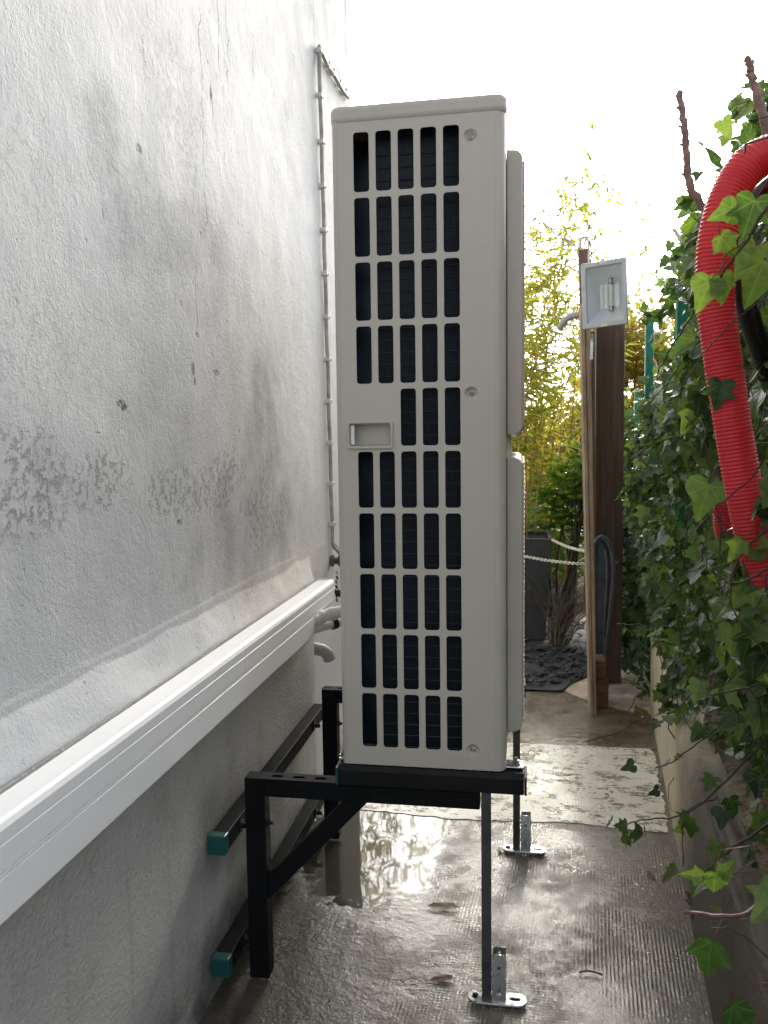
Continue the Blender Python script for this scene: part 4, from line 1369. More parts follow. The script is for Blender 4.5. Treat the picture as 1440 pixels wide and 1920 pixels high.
pt_ = PETI.build('petioles', M['twig'], ivy, 180)
pt_['kind'] = 'stuff'
STEMS = [([(1.10, 1.30, 0.66), (0.99, 1.12, 0.612), (0.925, 1.0, 0.611), (0.852, 1.0, 0.606)], 0.0042),
         ([(1.08, 1.2, 0.56), (0.99, 1.04, 0.52), (0.92, 1.02, 0.575), (0.884, 1.02, 0.575)], 0.0016),
         ([(1.2, 1.75, 0.64), (1.144, 1.7, 0.586), (1.049, 1.7, 0.469), (0.977, 1.7, 0.408), (0.90, 1.72, 0.385), (0.855, 1.7, 0.371)], 0.0026),
         ([(1.25, 2.0, 0.62), (1.12, 2.0, 0.50), (1.02, 1.98, 0.42), (0.97, 1.98, 0.395)], 0.0022),
         ([(1.06, 1.75, 0.43), (0.985, 1.69, 0.415), (0.985, 1.69, 0.30)], 0.0018),
         ([(1.3, 2.35, 0.60), (1.15, 2.35, 0.50), (1.08, 2.3, 0.44), (1.02, 2.3, 0.42)], 0.0024),
         ([(1.35, 2.6, 0.68), (1.18, 2.55, 0.54), (1.10, 2.5, 0.48), (1.07, 2.5, 0.465)], 0.0022),
         ([(1.25, 1.55, 0.58), (1.08, 1.52, 0.47), (1.00, 1.52, 0.40), (0.97, 1.5, 0.36)], 0.003),
         ([(1.00, 1.12, 1.55), (0.945, 1.12, 1.45), (0.91, 1.18, 1.39), (0.90, 1.4, 1.345), (0.90, 1.6, 1.30)], 0.0022),
         ([(1.02, 1.12, 1.46), (0.965, 1.12, 1.37), (0.925, 1.2, 1.33), (0.93, 1.5, 1.28)], 0.0014),
         ([(1.08, 1.3, 1.27), (1.0, 1.28, 1.14), (0.96, 1.35, 1.08), (0.97, 1.6, 1.0)], 0.0016),
         ([(1.1, 1.3, 1.06), (1.02, 1.26, 1.0), (0.975, 1.3, 0.965), (0.955, 1.34, 0.975)], 0.0022),
         ([(1.2, 2.0, 1.25), (1.08, 1.95, 1.1), (1.04, 2.0, 0.98), (1.05, 2.1, 0.85)], 0.002),
         ([(1.15, 2.4, 1.5), (1.08, 2.4, 1.38), (1.03, 2.5, 1.3), (1.0, 2.6, 1.27)], 0.002),
         ([(1.2, 1.5, 0.86), (1.08, 1.45, 0.78), (1.0, 1.5, 0.73), (0.97, 1.55, 0.72)], 0.0022),
         ([(1.3, 2.9, 0.7), (1.15, 2.9, 0.55), (1.06, 3.0, 0.52), (1.0, 3.1, 0.50)], 0.0022)]
for pts, r in STEMS:
    q = spline(pts, 7)
    jt = 0.0004 if r > 0.004 else 0.0013
    q = [p + Vector((random.gauss(0, jt), random.gauss(0, jt), random.gauss(0, jt))) for p in q]
    MB().tube(q, list(np.linspace(r, r * 0.55, len(q))), 6).build('stem', M['twig'] if r > 0.004 else M['stem'], ivy, 180)
mb = MB()
for i in range(230):
    y = random.uniform(1.0, 4.6)
    z = random.uniform(0.4, 1.8)
    x = float(hedge_x(y, z)) + random.uniform(0.0, 0.12)
    p = Vector((x, y, z))
    d = Vector((random.uniform(-.5, .3), random.uniform(-1, 1), random.uniform(-1.2, 0.4))).normalized()
    q = [p.copy()]
    for k in range(random.randint(6, 14)):
        d = (d + Vector((random.gauss(0, .25), random.gauss(0, .25), random.gauss(-0.04, .25)))).normalized()
        p = p + d * 0.035
        lim = float(hedge_x(p.y, p.z)) - 0.05
        if p.x < lim:
            p.x = lim
        q.append(p.copy())
    mb.tube(q, list(np.linspace(random.uniform(.0014, .003), .0008, len(q))), 4, False)
vs_ = mb.build('stems', M['stem'], ivy, 180)
vs_['kind'] = 'stuff'
# small leaves along the sticks hanging over the wall
mb_p, mb_d, mb_n, mb_s = [], [], [], []
for pts, r in STEMS[2:8] + STEMS[12:]:
    q = spline(pts, 5)
    for p in q:
        if random.random() < 0.5:
            mb_p.append(tuple(p + Vector((random.gauss(0, .02), random.gauss(0, .02), random.gauss(-0.01, .02)))))
            mb_d.append((random.gauss(-.2, .5), random.gauss(0, .4), random.gauss(-.7, .3)))
            mb_n.append(tuple(FC + RNG.normal(0, .4, 3)))
            mb_s.append(random.uniform(.02, .05))
foliage('sprays', IVY, mb_p, mb_d, mb_n, mb_s, M['ivy'], ivy)

# fence inside the ivy
fe = empty('wire_fence', (1.3, 3.0, 0.35), 'green wire fence with steel posts mostly buried in the ivy', 'fence')
for x, y, zt in ((1.300, 2.35, 2.06), (1.235, 3.2, 1.77), (1.281, 4.3, 1.825), (1.40, 5.6, 1.5)):
    MB().box(x - 0.02, x + 0.02, y - 0.02, y + 0.02, 0.1, zt).build('post', M['greenpaint'], fe, None, 0.004)
mb = MB()
for k in range(90):
    y0 = 3.7 + k * 0.022
    x0 = 1.25 + (y0 - 3.7) * 0.085
    for s_ in (1, -1):
        z0 = 0.25 if s_ > 0 else 1.25
        y1 = y0 + 0.55
        mb.bar((x0, y0, z0), (x0 + 0.047, y1, z0 + s_ * 1.0), 0.0025, 0.0025)
wm = mb.build('wire_mesh', M['greenwire'], fe)
wm['kind'] = 'stuff'

# ------------------------------------------------------------------ red hose, black pipe, cut branches
def corrugated(path_pts, R, period=0.0060):
    q = spline(path_pts, 40)
    d = [0.0]
    for a, b in zip(q, q[1:]):
        d.append(d[-1] + (b - a).length)
    n = int(d[-1] / (period / 5))
    S_ = np.linspace(0, d[-1], n)
    Q = np.stack([np.interp(S_, d, [p[i] for p in q]) for i in range(3)], -1)
    ph = (S_ / period) % 1.0
    prof_ = np.where(ph < 0.55, 1.0, 0.93)
    prof_ = np.convolve(np.pad(prof_, 1, mode='edge'), [0.25, 0.5, 0.25], 'valid')
    return MB().tube([tuple(p) for p in Q], list(R * prof_), 22)


hp_pts = [(1.26, 1.52, 1.46), (1.16, 1.45, 1.58), (1.06, 1.38, 1.618), (1.005, 1.36, 1.608), (0.977, 1.355, 1.575), (0.958, 1.35, 1.53), (0.948, 1.35, 1.47), (0.950, 1.35, 1.40),
          (0.959, 1.35, 1.33), (0.971, 1.35, 1.255), (0.987, 1.35, 1.162), (1.005, 1.35, 1.07), (1.027, 1.355, 0.985), (1.036, 1.360, 0.960)]
tag(corrugated(hp_pts, 0.0290).build('corrugated_hose', M['hose'], None, 180), 'bright red ribbed conduit arching over and down in front of the ivy', 'hose')
tag(corrugated([(1.26, 2.3, 1.15), (1.165, 2.15, 1.06), (1.15, 2.12, 1.0), (1.16, 2.12, 0.94), (1.21, 2.16, 0.86), (1.26, 2.3, 0.8)], 0.030).build('corrugated_hose', M['hose'], None, 180), 'short glimpse of red ribbed conduit deep among the ivy leaves behind', 'hose')
tag(MB().tube(spline([(1.22, 1.50, 1.66), (1.12, 1.47, 1.635), (1.06, 1.45, 1.595), (1.025, 1.45, 1.56), (1.01, 1.46, 1.51), (1.03, 1.5, 1.42), (1.1, 1.6, 1.3)], 10), 0.019, 16).build('black_pipe', M['blackpipe'], None, 180), 'glossy black bent pipe tucked behind the red conduit', 'pipe')


def branch(pts, r, lab, spurs):
    b = empty('cut_branch', pts[0], lab, 'branch', 'pruned bare branches above the ivy')
    q = spline(pts, 8)
    q = [p + Vector((random.gauss(0, .0012), random.gauss(0, .0012), 0)) for p in q]
    rr_ = [r * (1 - 0.3 * i / len(q)) * (1 + 0.10 * math.sin(i * 1.9)) for i in range(len(q))]
    MB().tube(q, rr_, 9).build('wood', M['bark'], b, 60)
    mb_ = MB()
    for k in spurs:
        p = q[int(k * (len(q) - 1))]
        s_ = random.choice((-1, 1))
        mb_.tube([p, p + Vector((0.010 * s_, 0, 0.004)), p + Vector((0.017 * s_, 0, 0.013))], [0.004, 0.0028, 0.0006], 6)
    mb_.build('buds', M['bark'], b, 60)
    t = (q[-1] - q[-2]).normalized()
    MB().tube([q[-1], q[-1] + t * 0.0012], rr_[-1] * 0.93, 9).build('cut_end', M['cutwood'], b)


branch([(1.16, 2.05, 1.45), (1.09, 2.02, 1.62), (1.060, 2.0, 1.705), (1.030, 2.0, 1.765), (1.022, 2.0, 1.84), (1.015, 2.0, 1.905), (1.005, 2.0, 1.969)], 0.0105, 'longer bare cut branch with buds, standing left of the red conduit against the sky', (.35, .45, .55, .7, .8, .9))
branch([(1.17, 1.75, 1.5), (1.13, 1.72, 1.68), (1.110, 1.7, 1.775), (1.094, 1.7, 1.83), (1.083, 1.7, 1.872), (1.075, 1.7, 1.902)], 0.0100, 'bare cut branch rising behind the top of the red conduit at the edge', (.5, .62, .78))

# ------------------------------------------------------------------ timber, floodlight
tag(MB().box(0.997, 1.128, 4.0, 4.12, 0.0, 1.86).build('timber_post', M['darkwood'], None, None, 0.006), 'thick dark brown square timber post behind the floodlight', 'post', 'dark timber posts')
tag(MB().add([(0.978, 3.93, 0.0), (1.018, 3.93, 0.0), (1.018, 3.99, 0.0), (0.978, 3.99, 0.0), (0.908, 3.93, 2.06), (0.957, 3.93, 2.068), (0.957, 3.99, 2.068), (0.908, 3.99, 2.06)],
             [(3, 2, 1, 0), (4, 5, 6, 7), (0, 1, 5, 4), (1, 2, 6, 5), (2, 3, 7, 6), (3, 0, 4, 7)]).build('timber_post', M['darkwood'], None, None, 0.003), 'thinner brown post whose top shows above the floodlight, wire tied on', 'post', 'dark timber posts')
bt = empty('wood_batten', (0.95, 3.54, 0), 'long pale grooved wooden batten leaning upright against the dark post', 'batten')


def lean_box(x0, x1, y0, y1, zt, top_dx, top_dy, z0=0.001):
    return MB().add([(x0, y0, z0), (x1, y0, z0), (x1, y1, z0), (x0, y1, z0), (x0 + top_dx[0], y0 + top_dy, zt), (x1 + top_dx[1], y0 + top_dy, zt), (x1 + top_dx[1], y1 + top_dy, zt), (x0 + top_dx[0], y1 + top_dy, zt)],
                    [(3, 2, 1, 0), (4, 5, 6, 7), (0, 1, 5, 4), (1, 2, 6, 5), (2, 3, 7, 6), (3, 0, 4, 7)])


lean_box(0.944, 0.956, 3.52, 3.64, 1.78, (-0.042, -0.036), 0.18).build('edge_strip', M['batten'], bt, None, 0.002)
lean_box(0.9575, 0.971, 3.525, 3.64, 1.78, (-0.035, -0.026), 0.18).build('board', M['batten'], bt, None, 0.002)
tag(lean_box(0.978, 0.992, 3.80, 3.86, 1.68, (-0.018, -0.014), 0.06, 0.01).build('wood_strip', M['darkwood'], None, None, 0.002), 'narrow dark wooden strip between the batten and the thick post', 'board')
tag(MB().box(0.977, 1.030, 3.62, 3.75, 0.004, 0.13).build('wood_block', M['orange'], None, None, 0.004), 'small brown wooden block on the ground at the foot of the batten', 'wood block', 'wood blocks at the batten foot')
tag(MB().box(0.975, 1.020, 3.63, 3.74, 0.1315, 0.215).build('wood_block', M['orange'], None, None, 0.004), 'upper wooden block stacked on the other beside the batten foot', 'wood block', 'wood blocks at the batten foot')

fl = empty('floodlight', (0.975, 3.46, 1.77), 'grey square halogen floodlight fixed to the top of the timber post', 'floodlight')
# local frame: e1 along its width, e2 up, e3 out of its face towards the camera
A = Vector((0.888, 3.44, 1.895)); B = Vector((1.056, 3.37, 1.902)); Cc = Vector((0.894, 3.44, 1.635))
e1 = (B - A); WF = e1.length; e1.normalize()
e2 = (A - Cc); HF = e2.length; e2 = (e2 - e1 * e2.dot(e1)).normalized()
e3 = e1.cross(e2).normalized()
if e3.y > 0:
    e3 = -e3
FO = Cc.copy()


def fpt(u, v, w_):
    return FO + e1 * u + e2 * v + e3 * w_


def fquad(mb, c):
    b = len(mb.v)
    mb.v += [tuple(fpt(*p)) for p in c]
    mb.f.append(tuple(range(b, b + len(c))))


F4 = Matrix((e1, e2, e3)).transposed().to_4x4()
F4.translation = FO
frm = plate(rrect(0, WF, 0, HF, 0.006, 3), [rrect(0.020, WF - 0.016, 0.020, HF - 0.020, 0.004, 3)], 0.022, 0.003)
place_mesh('frame', frm, M['fitting'], F4 @ Matrix.Translation((0, 0, -0.011)), fl, 40)
mb = MB()
bx = [(0.004, 0.004, -0.022), (WF - 0.004, 0.004, -0.022), (WF - 0.004, HF - 0.004, -0.022), (0.004, HF - 0.004, -0.022), (0.03, 0.05, -0.10), (WF - 0.03, 0.05, -0.10), (WF - 0.03, HF - 0.05, -0.10), (0.03, HF - 0.05, -0.10)]
mb.add([fpt(*p) for p in bx], [(0, 1, 5, 4), (1, 2, 6, 5), (2, 3, 7, 6), (3, 0, 4, 7), (4, 5, 6, 7)])
mb.build('housing', M['fitting'], fl)
x0, x1, y0, y1 = 0.021, WF - 0.017, 0.021, HF - 0.021
u0, u1, v0, v1 = 0.055, WF - 0.05, 0.082, HF - 0.082
for nm, cs in (('reflector', [(x0, y1, -.012), (x1, y1, -.012), (u1, v1, -.07), (u0, v1, -.07)]), ('reflector', [(x0, y0, -.012), (u0, v0, -.07), (u1, v0, -.07), (x1, y0, -.012)]),
               ('reflector', [(x0, y0, -.012), (x0, y1, -.012), (u0, v1, -.07), (u0, v0, -.07)]), ('reflector', [(x1, y0, -.012), (u1, v0, -.07), (u1, v1, -.07), (x1, y1, -.012)]),
               ('reflector', [(u0, v0, -.07), (u0, v1, -.07), (u1, v1, -.07), (u1, v0, -.07)])):
    mb = MB()
    fquad(mb, cs)
    mb.build(nm, M['reflector'], fl)
um = (u0 + u1) / 2 + 0.012
for v in (v0 - 0.006, v1 + 0.006):
    mb = MB()
    mb.bar(fpt(um, v - 0.010, -0.052), fpt(um, v + 0.010, -0.052), 0.018, 0.014, e3)
    h = mb.build('lamp_holder', M['socket'], fl, None, 0.002)
    MB().tube([fpt(um, v - 0.006, -0.046), fpt(um, v + 0.006, -0.040)], 0.005, 8).build('contact', M['ceramic'], h, 40)
MB().tube([fpt(um, v0 + 0.006, -0.05), fpt(um, v1 - 0.006, -0.05)], 0.0055, 10).build('halogen_tube', M['ceramic'], fl, 40)
mb = MB()
for k in range(3):
    mb.bar(fpt(u0 + 0.012 + k * 0.02, v0 + 0.004, -0.066), fpt(u0 + 0.012 + k * 0.02, v1 - 0.004, -0.066), 0.007, 0.006, e3)
mb.build('reflector_ribs', M['ceramic'], fl)
mb = MB()
fquad(mb, [(x0 - .001, y0 - .001, -.009), (x1 + .001, y0 - .001, -.009), (x1 + .001, y1 + .001, -.009), (x0 - .001, y1 + .001, -.009)])
mb.build('glass', M['glass'], fl)
for v in (0.006, HF - 0.006):
    MB().bar(fpt(WF * 0.5 - 0.013, v, 0.001), fpt(WF * 0.5 + 0.013, v, 0.001), 0.012, 0.004, e3).build('clip', M['ceramic'], fl, None, 0.001)
MB().bar((0.945, 3.60, 1.635), (0.943, 3.60, 1.54), 0.012, 0.003, (0, 1, 0)).tube([(0.943, 3.598, 1.535), (0.943, 3.602, 1.535)], 0.008, 12).build('mounting_strap', M['steel'], fl)
MB().bar((0.985, 3.53, 1.775), (1.03, 4.01, 1.85), 0.05, 0.03, (0, 0, 1)).build('mounting_arm', M['fitting'], fl)
# feed conduit elbow and overhead wire
tag(MB().tube(spline([(0.826, 3.99, 1.712), (0.845, 3.965, 1.742), (0.872, 3.95, 1.762), (0.912, 3.945, 1.770)], 8), 0.016, 12).build('conduit_elbow', M['greypvc'], None, 180), 'grey conduit elbow entering the post behind the floodlight', 'conduit')
ow = empty('overhead_wire', (0.94, 4.0, 2.08), 'twisted pair of thin wires strung from the thin post top over the bamboo', 'wire')
for k, dz in enumerate((0.0, 0.012)):
    MB().tube(spline([(-1.5, 5.2, 3.1 + dz * 2), (0.2, 4.55, 2.53 + dz * 2.2), (0.667, 4.3, 2.315 + dz * 1.4), (0.80, 4.2, 2.215 + dz), (0.93, 4.0, 2.075)], 8), 0.0028, 6).build('strand', M['cable'], ow, 180)
MB().tube(spline([(0.925, 3.96, 2.06), (0.915, 3.95, 2.10), (0.93, 3.94, 2.12), (0.95, 3.94, 2.10), (0.955, 3.93, 2.02), (0.95, 3.92, 1.93)], 8), 0.006, 8).build('loop', M['clip'], ow, 180)
MB().tube(spline([(0.935, 3.95, 2.08), (0.945, 3.94, 2.13), (0.958, 3.94, 2.17), (0.962, 3.94, 2.20)], 5), 0.004, 6).build('tie', M['drystem'], ow, 180)
MB().tube(spline([(0.958, 3.93, 2.10), (0.964, 3.92, 2.05), (0.962, 3.92, 1.97)], 5), 0.004, 6).build('tie', M['rust'], ow, 180)

# dark plastic guard hung between batten and post
gp = empty('plastic_guard', (1.02, 3.84, 0.45), 'dark blue grey curved plastic guard hanging between batten and thick post', 'plastic guard')
loop = [(0.992, 0.155), (0.982, 0.30), (0.977, 0.50), (0.976, 0.66), (0.985, 0.715), (1.008, 0.742), (1.036, 0.728), (1.058, 0.675), (1.066, 0.60), (1.062, 0.50), (1.050, 0.36), (1.036, 0.24), (1.026, 0.155)]
q = spline([(x, 3.83, z) for x, z in loop], 6)
MB().tube(q, 0.011, 10).build('rim', M['guardplastic'], gp, 180)
inner = [(1.0, 0.17), (0.992, 0.40), (0.99, 0.62), (1.004, 0.715), (1.028, 0.70), (1.046, 0.62), (1.044, 0.5), (1.03, 0.32), (1.018, 0.17)]
MB().prism(inner, (0, 3.84, 0), (1, 0, 0), (0, 0, 1), (0, 1, 0), 0.012).build('web', M['guardplastic'], gp, None, 0.002)
MB().tube(spline([(1.022, 3.826, 0.20), (1.032, 3.824, 0.40), (1.040, 3.824, 0.58), (1.030, 3.826, 0.68)], 6), 0.006, 8).build('rib', M['guardplastic'], gp, 180)
MB().lathe((1.10, 3.999, 0.60), (0, -1, 0), [(0, 0.008), (0.004, 0.007), (0.006, 0)], 10).build('bolt', M['screw'], gp)

# chains
lk = MB()
ring = [(0.0105 * math.cos(a), 0.0062 * math.sin(a)) for a in np.linspace(0, 2 * PI, 13)]
lk.tube([(x, 0, z) for x, z in ring], 0.0023, 6, False)
lme = bpy.data.meshes.new('link')
lme.from_pydata(lk.v, [], lk.f)
lme.materials.append(M['chain'])
lme.polygons.foreach_set('use_smooth', [True] * len(lme.polygons))
for p0, p1, sag, lab in (((0.822, 4.76, 0.618), (0.967, 3.925, 0.660), 0.012, 'upper cream plastic chain from the planter to the thin post'),
                         ((0.58, 4.50, 0.575), (0.967, 3.925, 0.600), 0.012, 'lower cream plastic chain in front of the planter')):
    ch = empty('plastic_chain', p0, lab, 'chain', 'cream plastic chains beside the planter')
    a, b = Vector(p0), Vector(p1)
    L = (b - a).length
    n = int(L / 0.0165)
    dvec = (b - a).normalized()
    for i in range(n):
        t = (i + 0.5) / n
        p = a.lerp(b, t)
        p.z -= sag * 4 * t * (1 - t)
        o = bpy.data.objects.new('link', lme)
        COL.objects.link(o)
        o.parent = ch
        o.rotation_euler = Matrix((dvec, Vector((0, 0, 1)).cross(dvec).normalized(), dvec.cross(Vector((0, 0, 1)).cross(dvec).normalized()))).transposed().to_euler()
        o.rotation_euler.rotate_axis('X', (PI / 3 if i % 2 else -PI / 6) + random.uniform(-.2, .2))
        o.location = p - a

# ------------------------------------------------------------------ planter and plants behind
pn = empty('planter', (0.62, 4.95, 0), 'tall tapered dark grey square planter on the slate', 'planter')
def frustum(cx, cy, b, t, z0, z1):
    vs_ = []
    for h, z in ((b, z0), (t, z1)):
        vs_ += [(cx - h, cy - h, z), (cx + h, cy - h, z), (cx + h, cy + h, z), (cx - h, cy + h, z)]
    return MB().add(vs_, [(3, 2, 1, 0), (0, 1, 5, 4), (1, 2, 6, 5), (2, 3, 7, 6), (3, 0, 4, 7)])
frustum(0.61, 4.98, 0.175, 0.215, 0.013, 0.612).build('pot', M['slatepot'], pn, None, 0.004)
rimp = plate(rrect(0.61 - 0.217, 0.61 + 0.217, 4.98 - 0.217, 4.98 + 0.217, 0.006), [rrect(0.61 - 0.195, 0.61 + 0.195, 4.98 - 0.195, 4.98 + 0.195, 0.004)], 0.02, 0.002)
place_mesh('rim', rimp, M['slatepot'], XY(0.612), pn)
MB().box(0.61 - 0.196, 0.61 + 0.196, 4.98 - 0.196, 4.98 + 0.196, 0.57, 0.60).build('earth', M['soil'], pn)


def bamboo(name, cx, cy, rad, nculm, h0, h1, z0, nleaf, lab, lean=0.35, leafmin=0.15, rx=1.0):
    root = empty(name, (cx, cy, z0), lab, 'bamboo', 'golden bamboo behind the heat pump')
    culms = []
    for i in range(nculm):
        a, r = random.uniform(0, 2 * PI), rad * math.sqrt(random.random())
        bx_, by = cx + r * rx * math.cos(a), cy + r * math.sin(a)
        h = random.uniform(h0, h1)
        lx, ly = random.gauss(0.0, lean * 0.5) + 0.25 * lean * math.cos(a), random.gauss(0, lean * 0.4) - 0.05
        pts = [(bx_ + lx * h * t * t * 0.6, by + ly * h * t * t * 0.6, z0 + h * (t - 0.07 * t * t)) for t in np.linspace(0, 1, 12)]
        culms.append(pts)
        MB().tube(pts, list(np.linspace(random.uniform(.004, .007), 0.0015, 12)), 6).build('culm', M['culm'], root, 180)
    P_, D_, N_, S_ = [], [], [], []
    br_ = MB()
    per = nleaf // nculm
    for pts in culms:
        q = np.array(pts)
        for c_ in range(max(1, per // 7)):
            t = leafmin + (1 - leafmin) * random.random() ** 0.8
            f = t * (len(q) - 1)
            i0 = min(int(f), len(q) - 2)
            p = q[i0] * (1 - (f - i0)) + q[i0 + 1] * (f - i0)
            az = random.uniform(0, 2 * PI)
            dv = np.array((math.cos(az), math.sin(az), random.uniform(0.1, 0.9)))
            ln = random.uniform(0.06, 0.24) * (1.1 - 0.5 * t)
            tip = p + dv * ln
            br_.tube([tuple(p), tuple(tip)], [0.0014, 0.0007], 3, False)
            for k in range(7):
                b_ = p + dv * ln * random.uniform(0.3, 1.0)
                P_.append(b_)
                D_.append(dv * 0.4 + np.array((random.gauss(0, .7), random.gauss(0, .7), random.gauss(-0.25, .4))))
                N_.append((random.gauss(0, .5), random.gauss(-.4, .5), random.gauss(0.8, .4)))
                S_.append(random.uniform(0.06, 0.125))
    b2 = br_.build('twigs', M['culm'], root)
    b2['kind'] = 'stuff'
    foliage('foliage', [BLADE], P_, D_, N_, S_, M['bamboo'], root, np.full(len(P_), 1.15))


bamboo('bamboo_clump', 0.60, 4.98, 0.15, 16, 0.9, 1.75, 0.6, 1500, 'golden bamboo growing from the dark grey planter', 0.55, 0.3)
bamboo('bamboo_clump', 0.62, 5.95, 0.42, 46, 2.2, 3.35, 0.0, 7600, 'tall yellow green bamboo clump rising behind the planter', 0.30, 0.25, 1.15)
bamboo('bamboo_clump', -0.35, 6.2, 0.4, 16, 2.2, 3.3, 0.0, 2200, 'bamboo clump hidden mostly behind the beige heat pump', 0.3, 0.25)


def bush(name, c, r, n, protos, size, mat, lab, cat, group=None, stems=10, whorl=0, droop=-0.2, trunkname='stem'):
    root = empty(name, (c[0], c[1], 0), lab, cat, group)
    lobes = []
    for k in range(9):
        v = RNG.normal(0, 1, 3)
        v /= np.linalg.norm(v)
        lobes.append((np.array(c) + v * np.array(r) * 0.55, random.uniform(0.4, 0.65)))
    P_, D_, N_ = [], [], []
    while len(P_) < n:
        lc, ls = random.choice(lobes)
        v = RNG.normal(0, 1, 3)
        v /= np.linalg.norm(v)
        rad = ls * random.random() ** 0.35
        p = lc + v * np.array(r) * rad
        if p[2] < 0.03:
            continue
        if whorl:
            ax = v * 0.6 + np.array((0, 0, 0.8)) + RNG.normal(0, .2, 3)
            for k in range(whorl):
                a = 2 * PI * k / whorl
                d = np.array((math.cos(a), math.sin(a), 0.45)) + v * 0.3
                P_.append(p); D_.append(d); N_.append(ax + np.array((-math.cos(a), -math.sin(a), 0)) * .3)
        else:
            P_.append(p)
            D_.append(v * 0.5 + np.array((random.gauss(0, .6), random.gauss(0, .6), random.gauss(droop, .4))))
            N_.append(v * 0.4 + np.array((random.gauss(0, .5), random.gauss(-.3, .5), random.gauss(.6, .4))))
    n = len(P_)
    foliage('foliage', protos, P_, D_, N_, RNG.uniform(size[0], size[1], n), mat, root)
    for k in range(stems):
        lc, ls = random.choice(lobes)
        b = (c[0] + random.gauss(0, r[0] * .18), c[1] + random.gauss(0, r[1] * .18), -0.02)
        mid = (np.array(b) + lc) / 2 + RNG.normal(0, .05, 3)
        MB().tube(spline([b, tuple(mid), tuple(lc)], 5), list(np.linspace(random.uniform(.008, .014), .004, 11)), 6).build(trunkname, M['stem'], root, 180)
    return root


bush('evergreen_shrub', (0.93, 5.35, 0.78), (0.32, 0.34, 0.34), 1500, [OVAL], (0.05, 0.085), M['shrub'], 'low green shrub with whorled leaves beside the planter', 'shrub', None, 14, 8)
bush('laurel_bush', (1.34, 5.9, 0.95), (0.30, 0.35, 0.52), 1500, [OVAL], (0.08, 0.13), M['laurel'], 'glossy broadleaf bush between thick post and green fence post', 'shrub', None, 8)
bush('autumn_tree', (1.5, 7.0, 1.72), (0.55, 0.5, 0.62), 1500, [STAR, IVY[1]], (0.05, 0.09), M['autumn'], 'small tree with yellow orange autumn leaves beyond the fence', 'tree', None, 9, 0, -0.3, 'trunk')
bush('autumn_tree', (0.95, 7.4, 1.3), (0.5, 0.5, 0.8), 900, [STAR], (0.05, 0.09), M['autumn'], 'sparse yellowing tree glimpsed between the bamboo and the posts', 'tree', None, 7, 0, -0.3, 'trunk')
bush('garden_bush', (0.6, 8.6, 0.75), (1.2, 0.5, 0.85), 2600, [OVAL], (0.08, 0.14), M['darkleaf'], 'dark evergreen bush at the garden end behind the bamboo', 'bush', 'dark evergreen bushes at the garden end', 8)
bush('garden_bush', (2.3, 8.4, 0.7), (1.1, 0.5, 0.8), 2400, [OVAL], (0.08, 0.14), M['darkleaf'], 'dark evergreen bush at the garden end below the autumn tree', 'bush', 'dark evergreen bushes at the garden end', 8)
bush('garden_bush', (-1.6, 8.8, 0.8), (1.2, 0.5, 0.95), 2200, [OVAL], (0.08, 0.14), M['darkleaf'], 'dark evergreen bush at the garden end behind the house corner', 'bush', 'dark evergreen bushes at the garden end', 8)

bush('box_shrub', (0.95, 6.7, 0.38), (0.75, 0.3, 0.42), 2600, [OVAL], (0.04, 0.07), M['shrub'], 'low bushy green shrub further back behind the tall bamboo', 'shrub', None, 8)
# arching dry stems between planter and batten
ds = empty('dry_plant', (0.93, 4.75, 0), 'clump of arching dry grey stems under the green shrub', 'plant')
mb = MB()
for i in range(70):
    a = random.uniform(-0.5, 0.9)
    b = Vector((0.86 + random.gauss(0, .03), 4.75 + random.gauss(0, .05), 0.02))
    L = random.uniform(0.35, 0.62)
    q = [b + Vector((L * t * math.sin(a) * (0.5 + 0.6 * t), random.gauss(0, .006) - 0.1 * t * t, L * t * (1 - 0.25 * t) * math.cos(a * 0.7))) for t in np.linspace(0, 1, 7)]
    mb.tube(q, list(np.linspace(.003, .0014, 7)), 4, False)
o = mb.build('stems', M['drystem'], ds, 180)
o['kind'] = 'stuff'

# ground ivy and weeds beyond the wall end
go = []
nn = 900
P_ = np.stack([RNG.uniform(1.14, 1.9, nn), RNG.uniform(3.75, 5.6, nn), RNG.uniform(0.02, 0.22, nn) ** 1.2], -1)
D_ = np.stack([RNG.normal(0, .6, nn), RNG.normal(-.3, .6, nn), RNG.normal(-.1, .4, nn)], -1)
N_ = np.stack([RNG.normal(0, .4, nn), RNG.normal(-.2, .4, nn), RNG.normal(1, .3, nn)], -1)
gi = foliage('ground_ivy', IVY, P_, D_, N_, RNG.uniform(.025, .05, nn), M['ivy'], None)
gi['kind'] = 'stuff'

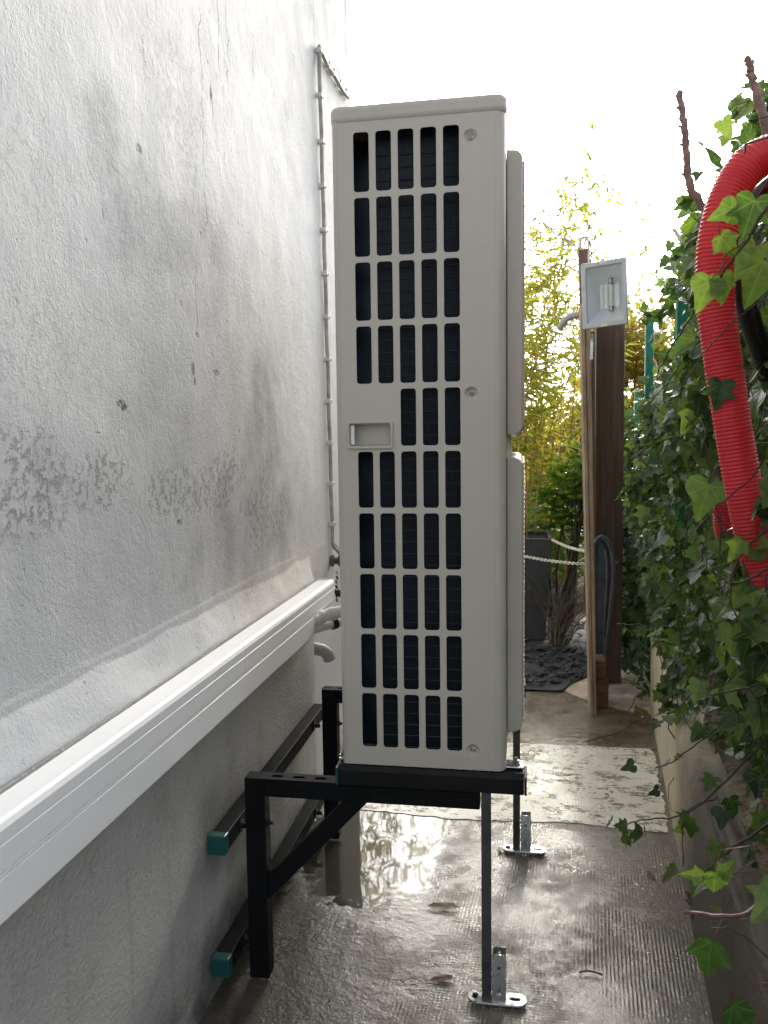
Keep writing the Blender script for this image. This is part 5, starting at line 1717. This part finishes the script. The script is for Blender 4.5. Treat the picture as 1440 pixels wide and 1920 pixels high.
# ------------------------------------------------------------------ litter on the path
LIT = [((0.894, 3.69, 0.008), 0.05, 1.4, 'pale yellow narrow leaf lying on the brown smooth cement, nearer the batten'),
       ((0.846, 3.655, 0.008), 0.045, 0.3, 'short yellow leaf lying on the brown cement left of the other'),
       ((0.51, 1.70, 0.003), 0.06, 1.75, 'tan narrow leaf on the wet concrete left of the nearer leg'),
       ((1.008, 2.19, 0.003), 0.045, 0.35, 'pale narrow leaf on the ribbed wet concrete near the low wall'),
       ((0.593, 2.27, 0.003), 0.035, 0.1, 'pale leaf beside the farther foot plate'),
       ((0.50, 1.975, 0.003), 0.085, 1.65, 'long brown sodden leaf on the concrete under the unit'),
       ((0.83, 2.83, 0.008), 0.05, 1.5, 'rust brown leaf on the pale cement band')]
pv, pt, pu = leaf_proto([(0, 0.0), (0.10, 0.2), (0.13, 0.5), (0.08, 0.8), (0, 1.0)], 0.3, 0.2)
fl_me = fast_mesh('fallen_leaf', pv, pt, pu)
fl_me.materials.append(M['dead'])
for p, s, a, lab in LIT:
    o = bpy.data.objects.new('fallen_leaf', fl_me)
    COL.objects.link(o)
    o.location = (p[0], p[1], p[2] + 0.004)
    o.scale = (s * 1.3, s, s * 0.5)
    o.rotation_euler = (random.uniform(-.08, .08), random.uniform(-.1, .1), a)
    tag(o, lab, 'leaf', 'leaves fallen on the path')
pv, pt, pu = IVY[2]
me = fast_mesh('curled_leaf', pv * np.array((1, 1, 2.2)), pt, pu)
me.materials.append(M['dead'])
o = bpy.data.objects.new('curled_leaf', me)
COL.objects.link(o)
o.location = (1.15, 3.42, 0.045); o.scale = (0.07, 0.07, 0.07); o.rotation_euler = (0.9, 0.3, 2.2)
tag(o, 'large curled brown dead leaf against the foot of the low wall', 'leaf')
for pts, lab in (([(1.09, 3.52, 0.012), (1.13, 3.60, 0.03), (1.15, 3.66, 0.05), (1.17, 3.70, 0.03)], 'small dark twig lying at the end of the path by the low wall'),
                 ([(0.90, 3.17, 0.012), (0.98, 3.24, 0.014), (1.05, 3.31, 0.012), (1.12, 3.40, 0.03)], 'thin straight twig lying across the smooth cement edge'),
                 ([(0.78, 1.76, 0.006), (0.80, 1.765, 0.009), (0.83, 1.76, 0.006)], 'tiny dark twig on the wet concrete right of the nearer foot')):
    tag(MB().tube(spline(pts, 5), 0.0022, 6).build('twig', M['stem'], None, 180), lab, 'twig', 'twigs fallen on the path')
